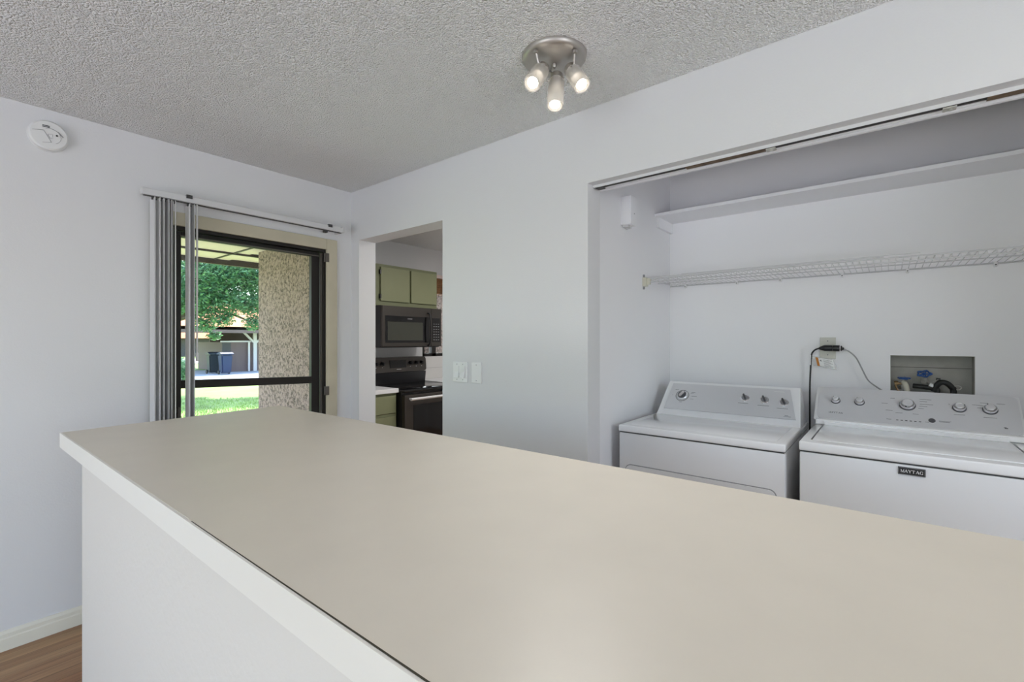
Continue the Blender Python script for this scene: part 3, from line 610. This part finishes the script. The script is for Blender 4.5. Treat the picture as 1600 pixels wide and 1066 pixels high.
bm = nb(); fd2.mark(bm, .425, .472, .186, .191); obj('emblem', bm, 'white', dy, label='pale raised emblem bar')
appliance_feet(dy, dx0, dx1, dy0, dy1)

# ------------------------------------------------------------------ outlet, cords, valves
ot = thing('wall_outlet', (3.03, .26, 1.326), 'ivory outlet plate on the closet wall between the two machines', 'outlet')
bm = nb(); box(bm, 3.024, 3.03, .224, .296, 1.268, 1.384, .002); obj('cover_plate', bm, 'ivory', ot)
for z in (1.302, 1.350):
    bm = nb(); cyl(bm, (3.0225, .26, z), (3.0245, .26, z), .016, seg=24); obj('socket', bm, 'ivory', ot)
for z in (1.290, 1.3645):
    bm = nb(); cyl(bm, (3.0215, .26, z), (3.0228, .26, z), .0028, seg=10); obj('screw', bm, 'mark', ot)
dc = thing('dryer_cord', (3.0, .337, .93), 'black dryer power cord plugged in at the ivory outlet, with warning tags', 'power cord')
bm = nb(); tube(bm, [(2.985, .262, 1.327), (2.98, .295, 1.325), (2.98, .318, 1.312), (2.982, .330, 1.285), (2.985, .334, 1.22), (2.99, .338, 1.10), (2.99, .338, .93), (2.99, .337, .70)], .0042, 10); obj('cord', bm, 'hose', dc, smooth=True)
bm = nb(); tube(bm, [(2.985, .296, 1.325), (2.985, .275, 1.327), (2.985, .25, 1.327), (2.985, .235, 1.327)], lambda t: .006 + .0105 * min(1, t * 2.5), 16); box(bm, 2.99, 3.0222, .240, .27, 1.316, 1.338, .003); obj('plug', bm, 'black', dc, smooth=True)
bm = nb(); cyl(bm, (2.983, .3325, 1.288), (2.985, .3345, 1.235), .0052, seg=12); tg = obj('tag_sleeve', bm, 'white', dc, label='white wrapped tag sleeve')
def tagpt(u, v, x): return (x, .322 - u * .96 - v * -.2, 1.278 - u * .16 + v * .98)
def tagquad(bm, u0, u1, v0, v1, x, t): prism(bm, [tagpt(u0, v0, x), tagpt(u1, v0, x), tagpt(u1, v1, x), tagpt(u0, v1, x)], (t, 0, 0))
bm = nb(); tagquad(bm, -.012, .098, -.052, .004, 3.012, .0006); t1 = obj('warning_tag', bm, 'clear', dc, label='clear plastic sleeve round the tag')
bm = nb(); tagquad(bm, .012, .090, -.046, -.001, 3.0112, .0006); t2 = obj('paper_tag', bm, 'white', t1)
bm = nb(); tagquad(bm, .008, .020, -.047, 0, 3.0102, .0006); obj('orange_band', bm, 'tagorange', t1)
bm = nb(); prism(bm, [tagpt(.024, -.018, 3.010), tagpt(.036, -.018, 3.010), tagpt(.030, -.010, 3.010)], (.0006, 0, 0)); 
for i in range(7): tagquad(bm, .042, .084 - (i % 3) * .008, -.042 + i * .0055, -.0405 + i * .0055, 3.0104, .0005)
obj('tag_print', bm, 'mark', t1)
wc = thing('washer_cord', (3.0, .18, 1.32), 'grey washer cord curving down from the outlet behind the washing machine', 'power cord')
bm = nb(); tube(bm, [(2.985, .192, 1.322), (2.985, .165, 1.310), (2.985, .135, 1.278), (2.985, .112, 1.225), (2.985, .085, 1.165), (2.985, .045, 1.128), (2.985, -.02, 1.08), (2.985, -.06, 1.0)], .0033, 10); obj('cord', bm, 'cordgrey', wc, smooth=True)
bm = nb(); cyl(bm, (2.985, .2335, 1.327), (2.985, .205, 1.326), .0165, seg=20); cyl(bm, (2.985, .204, 1.326), (2.985, .199, 1.326), .010, seg=20); cyl(bm, (2.985, .199, 1.326), (2.985, .194, 1.326), .015, .012, seg=20); cyl(bm, (2.985, .194, 1.325), (2.985, .186, 1.322), .009, .005, seg=16); box(bm, 2.99, 3.0222, .212, .232, 1.318, 1.336, .003); obj('plug', bm, 'black', wc, smooth=True)
bm = nb(); cyl(bm, (2.985, .204, 1.326), (2.985, .1995, 1.326), .0125, seg=20); obj('plug_ring', bm, 'chrome', wc)
# recess: backing panel set behind the cut-out
rb = thing('valve_recess', (3.13, (bx0 + bx1) / 2, bz0), 'grey unpainted recess cut in the wall behind the washing machine', 'wall recess')
bm = nb(); box(bm, 3.112, 3.12, bx0, bx1, bz0, 1.231); box(bm, 3.108, 3.12, bx0, bx1, 1.233, bz1); obj('back_board', bm, 'recess', rb)
bm = nb(); box(bm, 3.032, 3.112, bx0, bx0 + .002, bz0, bz1); box(bm, 3.032, 3.112, bx1 - .002, bx1, bz0, bz1); box(bm, 3.032, 3.112, bx0 + .002, bx1 - .002, bz1 - .002, bz1); box(bm, 3.032, 3.112, bx0 + .002, bx1 - .002, bz0, bz0 + .002); obj('side_lining', bm, 'recess', rb)
bm = nb(); box(bm, 3.1115, 3.113, bx0, bx1, 1.2305, 1.2335); obj('joint_line', bm, 'clipdark', rb)
def handwheel(bm, c, axis, r, lobes=6):
    m = Matrix.Translation(c) @ Vector(axis).to_track_quat('Z', 'Y').to_matrix().to_4x4()
    pts = [m @ Vector((0 + r * math.cos(2 * PI * k / 24), r * math.sin(2 * PI * k / 24), 0)) * 1 for k in range(24)]
    pr = []
    for k in range(48):
        a = 2 * PI * k / 48; rr_ = r * (1 + .14 * math.cos(lobes * a)); pr.append(m @ Vector((rr_ * math.cos(a), rr_ * math.sin(a), 0)))
    for i in range(48):
        cyl(bm, pr[i], pr[(i + 1) % 48], .0036, seg=8, caps=False)
    for i in range(lobes):
        a = 2 * PI * i / lobes; cyl(bm, m @ Vector((0, 0, -.002)), m @ Vector((r * math.cos(a), r * math.sin(a), 0)), .0026, seg=8)
        e = m @ Vector((r * 1.14 * math.cos(a), r * 1.14 * math.sin(a), 0)); bmesh.ops.create_icosphere(bm, subdivisions=1, radius=.005, matrix=Matrix.Translation(e))
    lathe(bm, [(0, .004), (.007, .004), (.008, 0), (.007, -.006), (0, -.006)], m, 14)
def valve(c, axis, label, r, hosepts, hosecol, brassside):
    o = thing('supply_valve', c, label, 'valve'); c = Vector(c); ax = Vector(axis).normalized()
    bm = nb(); handwheel(bm, c, axis, r, 5); obj('handwheel', bm, 'blue', o, smooth=True, label='blue handwheel')
    bm = nb(); cyl(bm, c - ax * .005, c - ax * .022, .0045, seg=12); cyl(bm, c - ax * .020, c - ax * .033, .010, .012, seg=6); cyl(bm, c - ax * .032, c - ax * .056, .012, .011, seg=16)
    b = c - ax * .045; cyl(bm, b, b + Vector(brassside), .0095, seg=14); bmesh.ops.create_icosphere(bm, subdivisions=2, radius=.0135, matrix=Matrix.Translation(b)); obj('valve_body', bm, 'galv', o, smooth=True)
    bm = nb(); tube(bm, hosepts, .0115, 14); obj('hose', bm, hosecol, o, smooth=True)
    return o
v1 = valve((3.055, -.055, 1.178), (-.10, -.02, 1), 'left supply valve with a blue wheel and a cream hose in the wall recess', .020,
      [(3.052, -.053, 1.158), (3.040, -.060, 1.150), (3.035, -.066, 1.125), (3.035, -.070, 1.08), (3.035, -.070, 1.035)], 'cream', (.04, .012, -.005))
bm = nb(); cyl(bm, (3.05, -.018, 1.150), (3.05, -.034, 1.152), .012, .010, seg=6); cyl(bm, (3.05, -.034, 1.152), (3.052, -.05, 1.15), .006, seg=10); obj('brass_nut', bm, 'brass', v1)
bm = nb(); tube(bm, [(3.045, -.022, 1.142), (3.04, -.03, 1.12), (3.04, -.045, 1.10), (3.04, -.05, 1.06)], .004, 8); obj('copper_pipe', bm, 'brass', v1, smooth=True)
v2 = valve((3.055, -.131, 1.204), (-.62, .05, 1), 'right supply valve with a tilted blue wheel and black hoses in the wall recess', .024,
      [(3.062, -.09, 1.142), (3.055, -.12, 1.140), (3.052, -.15, 1.137), (3.05, -.175, 1.134), (3.048, -.178, 1.10), (3.046, -.18, 1.035)], 'hose', (.02, -.02, -.012))
bm = nb(); tube(bm, [(3.050, -.165, 1.120), (3.046, -.176, 1.150), (3.044, -.193, 1.166), (3.044, -.212, 1.162), (3.046, -.228, 1.145), (3.05, -.236, 1.125), (3.05, -.238, 1.035)], .0125, 14); obj('drain_hose', bm, 'hose', v2, smooth=True)
bm = nb(); box(bm, 3.045, 3.06, -.190, -.174, 1.172, 1.186, .002); cyl(bm, (3.052, -.182, 1.15), (3.052, -.182, 1.175), .006, seg=10); obj('hose_cap', bm, 'black', v2)
bm = nb(); cyl(bm, (3.050, -.150, 1.152), (3.048, -.168, 1.142), .010, seg=14); obj('coupling', bm, 'white', v2, label='white coupling')
bm = nb(); tube(bm, [(3.045, -.236, 1.150), (3.04, -.254, 1.152), (3.04, -.262, 1.144), (3.042, -.254, 1.134), (3.046, -.238, 1.135)], .0022, 8); tube(bm, [(3.045, -.182, 1.178), (3.045, -.165, 1.168), (3.045, -.150, 1.158)], .0014, 6); obj('wire_clamp', bm, 'galv', v2, smooth=True)

# ------------------------------------------------------------------ kitchen
uc = thing('wall_cabinet', (3.08, 4.2, 1.711), 'olive green two-door wall cabinet above the microwave', 'cabinet')
bm = nb(); box(bm, 2.69, 3.475, 3.88, 4.2, 1.712, 2.118, .002); obj('cabinet_body', bm, 'olive_dark', uc)
for x0, x1 in ((2.735, 3.085), (3.108, 3.455)):
    bm = nb(); box(bm, x0, x1, 3.861, 3.8795, 1.755, 2.09, .003); d = obj('door', bm, 'olive', uc)
    if x0 < 3:
        for z in (1.80, 2.04): bm = nb(); box(bm, x0 - .012, x0 + .003, 3.856, 3.8795, z - .022, z + .022, .002); obj('hinge', bm, 'black', d)
mw = thing('microwave_oven', (3.08, 4.2, 1.30), 'dark stainless over-range microwave under the olive cabinet', 'microwave')
mx0, mx1, my = 2.70, 3.46, 3.79
bm = nb(); box(bm, mx0, mx1, my + .03, 4.2, 1.302, 1.709, .003); obj('case', bm, 'black', mw)
bm = nb(); box(bm, mx0, 3.315, my, my + .0295, 1.306, 1.706, .004); d = obj('door', bm, 'blacksteel', mw)
bm = nb(); box(bm, 2.733, 3.290, my - .002, my + .002, 1.345, 1.610, .001); obj('door_glass', bm, 'blackglass', d, label='black glass border')
bm = nb(); box(bm, 2.760, 3.200, my - .003, my - .0015, 1.368, 1.552); obj('window_mesh', bm, 'ovenwin', d)
bm = nb(); tube(bm, [(3.268, my - .004, 1.655), (3.268, my - .035, 1.62), (3.268, my - .048, 1.48), (3.268, my - .035, 1.345), (3.268, my - .004, 1.312)], .009, 12); obj('handle', bm, 'black', d, smooth=True, label='black bowed handle')
bm = nb(); box(bm, 3.0, 3.06, my - .0032, my - .002, 1.582, 1.588); obj('name_plate', bm, 'chrome', d)
bm = nb(); box(bm, 3.318, mx1, my, my + .0295, 1.306, 1.706, .003); pnl = obj('control_panel', bm, 'blacksteel', mw)
bm = nb(); box(bm, 3.33, 3.44, my - .002, my + .001, 1.35, 1.606); obj('keypad', bm, 'blackglass', pnl)
bm = nb()
for r in range(7):
    for c_ in range(3): box(bm, 3.345 + c_ * .031, 3.362 + c_ * .031, my - .003, my - .0018, 1.372 + r * .028, 1.377 + r * .028)
obj('key_marks', bm, 'trimgrey', pnl)
bm = nb(); box(bm, mx0 + .02, mx1 - .02, my + .02, 4.16, 1.296, 1.302); obj('grease_filter', bm, 'black', mw)

rg = thing('kitchen_range', (3.08, 3.8, 0), 'black stainless freestanding range seen through the doorway', 'range')
rx0, rx1 = 2.70, 3.46
bm = nb(); box(bm, rx0, rx1, 3.50, 4.16, .02, .885, .003); obj('body', bm, 'black', rg)
bm = nb(); box(bm, rx0, rx1, 3.455, 4.10, .886, .914, .006); obj('cooktop', bm, 'blackglass', rg, smooth=True, label='glossy black glass cooktop')
bm = nb(); box(bm, rx0 + .004, rx1 - .004, 3.45, 3.4995, .22, .862, .006); d = obj('oven_door', bm, 'blacksteel', rg)
bm = nb(); box(bm, rx0 + .10, rx1 - .10, 3.4475, 3.452, .36, .765); obj('oven_glass', bm, 'blackglass', d)
bm = nb(); cyl(bm, (rx0 + .04, 3.41, .825), (rx1 - .04, 3.41, .825), .013, seg=16); cyl(bm, (rx0 + .06, 3.41, .825), (rx0 + .06, 3.452, .825), .010, seg=12); cyl(bm, (rx1 - .06, 3.41, .825), (rx1 - .06, 3.452, .825), .010, seg=12); obj('handle', bm, 'steel', d, smooth=True, label='silver bar handle')
bm = nb(); box(bm, rx0 + .004, rx1 - .004, 3.455, 3.4995, .04, .212, .004); obj('drawer', bm, 'blacksteel', rg)
bm = nb(); prism(bm, [(rx0, 4.06, .914), (rx0, 4.045, 1.03), (rx0, 4.16, 1.03), (rx0, 4.16, .914)], (rx1 - rx0, 0, 0)); obj('backguard', bm, 'black', rg)
bm = nb(); rr = rrect(.76, .155, .03, 5); prism(bm, [(3.08 + a, 4.035 + (b + .0775) * .10, 1.112 + b) for a, b in rr], (0, .09, 0)); cp = obj('control_panel', bm, 'blacksteel', rg, label='dark metal control panel')
for x in (2.80, 2.875, 3.235, 3.315, 3.39):
    bm = nb(); cyl(bm, (x, 4.045, 1.128), (x, 4.012, 1.124), .020, .016, seg=20); box(bm, x - .004, x + .004, 4.002, 4.02, 1.108, 1.142, .001); obj('knob', bm, 'black', cp)
    bm = nb(); box(bm, x - .004, x + .004, 4.034, 4.039, 1.085, 1.090); obj('knob_mark', bm, 'vinyl', cp)
bm = nb(); box(bm, 2.97, 3.18, 4.036, 4.05, 1.078, 1.160); obj('display', bm, 'blackglass', cp)
bm = nb(); box(bm, 3.05, 3.11, 4.030, 4.036, 1.060, 1.065); obj('name_plate', bm, 'chrome', cp)

ct = thing('kitchen_worktop', (2.43, 3.86, .925), 'short white worktop to the left of the range', 'worktop', None)
bm = nb(); box(bm, 2.17, 2.692, 3.525, 4.198, .886, .925, .003); obj('slab', bm, 'kcounter', ct)
bc = thing('base_cabinet', (2.43, 3.87, 0), 'olive green base cabinet under the short white worktop', 'cabinet')
bm = nb(); box(bm, 2.175, 2.69, 3.56, 4.19, 0, .885, .002); obj('cabinet_body', bm, 'olive_dark', bc)
bm = nb(); box(bm, 2.20, 2.672, 3.542, 3.5595, .70, .862, .003); obj('drawer', bm, 'olive', bc)
bm = nb(); box(bm, 2.20, 2.672, 3.542, 3.5595, .12, .672, .003); obj('door', bm, 'olive', bc)
bm = nb(); box(bm, 2.20, 2.672, 3.548, 3.5595, .675, .697); obj('finger_pull', bm, 'olive_dark', bc)
ct2 = thing('kitchen_worktop', (3.9, 3.86, .915), 'white worktop to the right of the range under the kitchen window', 'worktop')
bm = nb(); box(bm, 3.465, 4.9, 3.525, 4.198, .88, .918, .003); obj('slab', bm, 'kcounter', ct2)
bm = nb(); box(bm, 3.52, 4.898, 4.188, 4.199, .919, 1.178); obj('tile_backsplash', bm, 'tile', ct2)
bm = nb(); box(bm, 3.52, 4.898, 4.1865, 4.1882, 1.045, 1.048); obj('tile_joint', bm, 'trimgrey', ct2)
bc2 = thing('base_cabinet', (4.2, 3.87, 0), 'olive green base cabinet to the right of the range', 'cabinet')
bm = nb(); box(bm, 3.47, 4.89, 3.56, 4.19, 0, .879, .002); obj('cabinet_body', bm, 'olive_dark', bc2)
for x0 in (3.50, 3.97, 4.44):
    bm = nb(); box(bm, x0, x0 + .42, 3.542, 3.5595, .12, .84, .003); obj('door', bm, 'olive', bc2)
ks = thing('woven_shade', (4.1, 4.17, 2.1), 'brown woven wood shade at the top of the kitchen window', 'window shade')
bm = nb(); box(bm, 3.56, 4.62, 4.14, 4.185, 2.10, 2.14, .003); obj('head_board', bm, 'soffit', ks, label='pale head board')
bm = nb()
for i in range(9): box(bm, 3.565, 4.615, 4.148 - .004 * (i % 2), 4.178, 1.915 + i * .0205, 1.934 + i * .0205, .004)
obj('shade_cloth', bm, 'wood', ks)

# ------------------------------------------------------------------ outdoors
bm = nb(); box(bm, 2.037, 2.09, YA + .15, 4.92, -.3, 2.26); box(bm, 2.09, 5.2, 4.36, 4.92, -.3, 2.26); struct('wall_exterior', bm, 'stucco')
bm = nb(); box(bm, -6, 2.036, YA + .15, 5.66, 2.25, 2.30); box(bm, 2.036, 6.0, 4.36, 5.66, 2.262, 2.30); box(bm, -3.6, 6.0, -3.6, 5.7, 2.56, 2.62); box(bm, -6.5, -3.6, 3.1, 5.7, 2.56, 2.62); struct('ceiling_porch', bm, 'soffit')  # stretch over the kitchen is an added eave keeping sun off its window
bm = nb(); box(bm, -6, 6, 5.66, 5.71, 2.196, 2.56); struct('trim_3', bm, 'beam')
bm = nb(); box(bm, -6, 4, 5.13, 5.155, 2.232, 2.2495); box(bm, 2.04, 4, 5.135, 5.15, 2.2495, 2.2615)
for x in (-.55, .06, .67, 1.28, 1.89):
    box(bm, x - .009, x + .009, YA + .16, 5.13, 2.240, 2.2495); box(bm, x - .009, x + .009, 5.155, 5.655, 2.240, 2.2495)
struct('trim_4', bm, 'beam')
bm = nb(); box(bm, -4, 2.03, YA + .155, 5.6, -.15, -.03); struct('floor_porch', bm, 'road')
GZ = -.35
bm = nb(); box(bm, -120, 120, -120, 160, GZ - .3, GZ); gr = struct('ground', bm, 'grassbase')
def P(px, d, z): return Vector((0, 0, z)) + cF * d + cR * ((px - 800) / 729 * d)
bm = nb(); box(bm, -26, -3.11, -26, 2.9, GZ + .01, -.06); box(bm, -3.1, 9, -26, -3.11, GZ + .01, -.06); struct('ground_bounce_slab', bm, 'road')  # unseen pale slab added to bounce neutral light up into the room
# driveway slab crossing the view, then a pale road farther off
bm = nb(); a = [(2.0, 17.6, 0), (12.6, 15.5, 0), (17, 21.0, 0), (14, 34, 0), (4.0, 34, 0)]
a = [P(230, 21.0, GZ + .01), P(460, 18.8, GZ + .01), P(460, 27, GZ + .01), P(230, 26.0, GZ + .01)]
prism(bm, a, (0, 0, .02)); struct('ground_driveway', bm, 'concrete')
bm = nb(); a = [P(150, 34, GZ + .01), P(470, 36, GZ + .01), P(470, 44, GZ + .01), P(150, 42, GZ + .01)]; prism(bm, a, (0, 0, .02)); struct('ground_road', bm, 'road')
# grass blades near the porch: uncountable
bm = nb()
for i in range(9000):
    d = 5.6 + 8.2 * random.random() ** 1.3; px = random.uniform(255, 440); q = P(px, d, GZ)
    if q.y < 5.75: continue
    h_ = random.uniform(.03, .07); a = random.uniform(0, PI); wv = Vector((math.cos(a), math.sin(a), 0)) * random.uniform(.006, .014); tip = Vector((random.uniform(-.03, .03), random.uniform(-.03, .03), h_))
    v = [bm.verts.new(q - wv), bm.verts.new(q + wv), bm.verts.new(q + tip)]; bm.faces.new(v)
gb = obj('lawn_grass', bm, 'grassblade', loc=P(350, 9, GZ)); tag(gb, 'short green lawn grass growing in front of the porch', 'grass', kind='stuff')

# carport
DC = 25.0
cp_ = thing('carport', P(385, DC, GZ), 'brown boarded carport with white braced posts and an orange tiled roof', 'carport')
ux = Vector((1, 0, 0)); g0 = P(361, DC, GZ)
def G(x, y, z): return g0 + Vector((x, y, z))
bm = nb(); bar(bm, G(0, 0, .0) + Vector((0, 0, .85)), G(8, 0, 0) + Vector((0, 0, .85)), 1.62, .10); o = None
bm.free(); bm = nb(); prism(bm, [G(0, 0, .02), G(8, 0, .02), G(8, 0, 1.62), G(0, 0, 1.62)], (0, .1, 0)); prism(bm, [G(0, .1, .02), G(.1, .1, .02), G(.1, 5, .02), G(0, 5, .02)], (0, 0, 1.6)); wl = obj('board_wall', bm, 'garage', cp_)
bm = nb(); prism(bm, [G(-.05, -.03, 1.62), G(8, -.03, 1.62), G(8, -.03, 1.70), G(-.05, -.03, 1.70)], (0, .16, 0)); prism(bm, [G(-.5, -.05, 1.62), G(-.05, -.05, 1.62), G(-.05, -.05, 1.69), G(-.5, -.05, 1.69)], (0, .1, 0)); obj('top_rail', bm, 'garagepost', cp_)
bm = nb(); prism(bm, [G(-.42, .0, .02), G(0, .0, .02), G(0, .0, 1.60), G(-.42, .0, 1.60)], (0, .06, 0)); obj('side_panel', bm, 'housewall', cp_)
for x in (1.08, 4.9):
    bm = nb(); prism(bm, [G(x, -.16, .02), G(x + .17, -.16, .02), G(x + .17, -.16, 2.45), G(x, -.16, 2.45)], (0, .12, 0)); p_ = obj('post', bm, 'garagepost', cp_, label='white braced post')
    bm = nb(); bar(bm, G(x + .08, -.10, 1.55), G(x + 1.0, -.10, 2.30), .10, .10); bar(bm, G(x + .08, -.10, 1.55), G(x - .62, -.10, 2.30), .10, .10); obj('brace', bm, 'garagepost', p_)
    bm = nb(); prism(bm, [G(x - .28, -.18, .02), G(x - .20, -.18, .02), G(x - .20, -.18, 1.62), G(x - .28, -.18, 1.62)], (0, .08, 0)); obj('side_strut', bm, 'garagepost', p_)
bm = nb(); prism(bm, [G(-3.2, -1.2, 2.42), G(-3.2, 2.8, 3.9), G(-3.2, 6.8, 2.42), G(-3.2, 6.8, 2.28), G(-3.2, 2.8, 3.72), G(-3.2, -1.2, 2.26)], (12, 0, 0)); obj('roof', bm, 'rooftile', cp_, label='orange tiled roof')
# house farther left
bm = nb(); prism(bm, [G(-3.1, -1.1, 2.2), G(8.6, -1.1, 2.2), G(8.6, 6.7, 2.2), G(-3.1, 6.7, 2.2)], (0, 0, .05)); obj('eave_shade_sheet', bm, 'garage', cp_)  # dark sheet standing in for the shadow under the carport roof
bm = nb(); prism(bm, [G(-3.1, -1.2, 2.10), G(8.6, -1.2, 2.10), G(8.6, -1.2, 2.42), G(-3.1, -1.2, 2.42)], (0, .05, 0)); obj('fascia_board', bm, 'garage', cp_)
bm = nb(); prism(bm, [G(.6, 4.9, .02), G(8, 4.9, .02), G(8, 4.9, 2.2), G(.6, 4.9, 2.2)], (0, .1, 0)); obj('rear_shade_sheet', bm, 'garage', cp_)  # dark sheet behind the low wall, standing in for the shade inside
hs = thing('far_house', P(300, 48, GZ), 'low house with a pale orange roof beyond the road, left of the carport', 'house')
h0 = P(298, 50, GZ)
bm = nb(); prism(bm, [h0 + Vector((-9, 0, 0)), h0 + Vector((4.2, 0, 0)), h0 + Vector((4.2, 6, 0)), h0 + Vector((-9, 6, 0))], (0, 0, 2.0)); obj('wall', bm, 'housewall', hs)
bm = nb(); prism(bm, [h0 + Vector((-10, -1, 1.95)), h0 + Vector((-10, 3, 4.0)), h0 + Vector((-10, 7, 1.95))], (15.2, 0, 0)); obj('roof', bm, 'rooftile', hs)
# bins
def cart(px, d, label, m_, wdt, tilt=0):
    c = P(px, d, GZ + .03); o = thing('wheeled_bin', c, label, 'bin', None)
    s_ = wdt / 2
    bm = nb(); lo = [c + Vector((x * .78, y * .78, .06)) for x, y in ((-s_, -s_), (s_, -s_), (s_, s_), (-s_, s_))]; hi = [c + Vector((x, y, .98)) for x, y in ((-s_, -s_), (s_, -s_), (s_, s_), (-s_, s_))]
    a = [bm.verts.new(v) for v in lo]; b = [bm.verts.new(v) for v in hi]; bm.faces.new(a); bm.faces.new(b)
    for i in range(4): bm.faces.new((a[i], a[(i + 1) % 4], b[(i + 1) % 4], b[i]))
    bmesh.ops.bevel(bm, geom=bm.edges[:], offset=.05, segments=2, affect='EDGES'); obj('bin_body', bm, m_, o, smooth=True)
    bm = nb(); prism(bm, [c + Vector((-s_ - .03, y, z)) for y, z in ((-s_ - .04, .985), (-s_ - .03, 1.03), (-.05, 1.11), (s_ + .03, 1.04), (s_ + .03, .985))], (2 * s_ + .06, 0, 0)); obj('bin_lid', bm, m_, o)
    for sx in (-1, 1):
        bm = nb(); cyl(bm, c + Vector((sx * (s_ * .8), s_ * .75, .10)), c + Vector((sx * (s_ * .8 + .05), s_ * .75, .10)), .10, seg=20); obj('wheel', bm, 'hose', o)
    bm = nb(); cyl(bm, c + Vector((-s_, s_ + .05, 1.0)), c + Vector((s_, s_ + .05, 1.0)), .016, seg=10); obj('bin_handle', bm, m_, o)
cart(352, 23.2, 'blue wheeled bin standing in front of the carport wall', 'bin', .52)
cart(333, 23.6, 'dark teal wheeled bin just left of the blue bin', 'bin2', .5)
# trees
def tree(name, base, h, blobs, nl, lm, label, trunk_r, leaf, lean=(0, 0)):
    o = thing(name, base, label, 'tree', None); b = Vector(base)
    bm = nb(); tp = b + Vector((lean[0], lean[1], h * .55))
    tube(bm, [b, b + Vector((lean[0] * .3, lean[1] * .3, h * .25)), tp], lambda t: trunk_r * (1.25 - .6 * t), 12)
    for c, r in blobs:
        c = Vector(c); mid = (tp + c) / 2 + Vector((random.uniform(-.2, .2), random.uniform(-.2, .2), .1)); tube(bm, [tp - Vector((0, 0, .5)), mid, c], lambda t: trunk_r * .5 * (1 - .75 * t), 8, n=4)
        for k in range(5):
            e = c + Vector((random.uniform(-1, 1), random.uniform(-1, 1), random.uniform(-.7, .7))) * r * .75; tube(bm, [c, (c + e) / 2 + Vector((0, 0, .06)), e], lambda t: trunk_r * .14 * (1 - .7 * t), 6, n=3)
    obj('trunk', bm, 'bark', o, smooth=True)
    bm = nb(); tot = sum(r ** 2 for _, r in blobs)
    for c, r in blobs:
        c = Vector(c)
        for _ in range(int(nl * r * r / tot)):
            v = Vector((random.gauss(0, 1), random.gauss(0, 1), random.gauss(0, 1))).normalized() * r * random.random() ** .45; v.z *= .72; q = c + v
            a = Vector((random.uniform(-1, 1), random.uniform(-1, 1), random.uniform(-.6, .6))).normalized(); s_ = a.cross(Vector((random.uniform(-1, 1), random.uniform(-1, 1), 1))).normalized(); L_ = leaf * random.uniform(.7, 1.3)
            vs = [bm.verts.new(q - a * L_), bm.verts.new(q + s_ * L_ * .42), bm.verts.new(q + a * L_), bm.verts.new(q - s_ * L_ * .42)]; bm.faces.new(vs)
    me_o = obj('foliage', bm, lm, o)
    return o
def blobs_at(lst): return [(P(px, d, 0) + Vector((0, 0, 1.368 + (532 - py) / 729 * d)), r) for px, py, d, r in lst]
tree('shade_tree', P(268, 15.5, GZ), 5.2, blobs_at([(300, 420, 15, 1.1), (340, 425, 14.5, 1.1), (385, 425, 15, 1.0), (420, 440, 15.5, 1.0), (290, 465, 14.5, .8), (330, 470, 14.6, .75), (372, 472, 14.8, .7), (402, 478, 15, .5), (270, 440, 15.5, 1.2), (320, 505, 14.8, .42), (350, 500, 14.6, .32), (398, 505, 15, .38), (335, 525, 15, .22), (240, 460, 15.5, 1.1), (300, 370, 15.5, 1.2), (370, 370, 15.5, 1.2), (440, 390, 16, 1.2)]),
     50000, 'leaf', 'leafy green shade tree hanging over the lawn beyond the glazed door', .16, .06)
tree('background_tree', P(310, 60, GZ), 10, blobs_at([(300, 420, 60, 5), (350, 400, 62, 5), (400, 420, 60, 5), (250, 430, 60, 5), (440, 430, 60, 5), (330, 470, 60, 3.5), (390, 475, 60, 3.5), (270, 480, 60, 3.5), (360, 500, 64, 2.4)]),
     4500, 'leaf2', 'pale green trees far behind the carport roof', .4, .30)
sb = thing('garden_shrub', P(284, 19, GZ), 'small bright green shrub at the left edge of the driveway', 'shrub')
bm = nb(); c = P(284, 19, GZ + .55)
for _ in range(2500):
    v = Vector((random.gauss(0, 1), random.gauss(0, 1), random.gauss(0, 1))).normalized() * .48 * random.random() ** .4; q = c + v; a = Vector((random.uniform(-1, 1), random.uniform(-1, 1), random.uniform(-.5, 1))).normalized(); s_ = a.orthogonal().normalized(); bm.faces.new([bm.verts.new(q - a * .05), bm.verts.new(q + s_ * .02), bm.verts.new(q + a * .05), bm.verts.new(q - s_ * .02)])
obj('foliage', bm, 'leaf', sb)
bm = nb()
for k in range(7):
    e = c + Vector((random.uniform(-.3, .3), random.uniform(-.3, .3), .1)); tube(bm, [c - Vector((0, 0, .56)), (c + e) / 2 - Vector((0, 0, .25)), e], .012, 6, n=3)
obj('stem', bm, 'bark', sb)
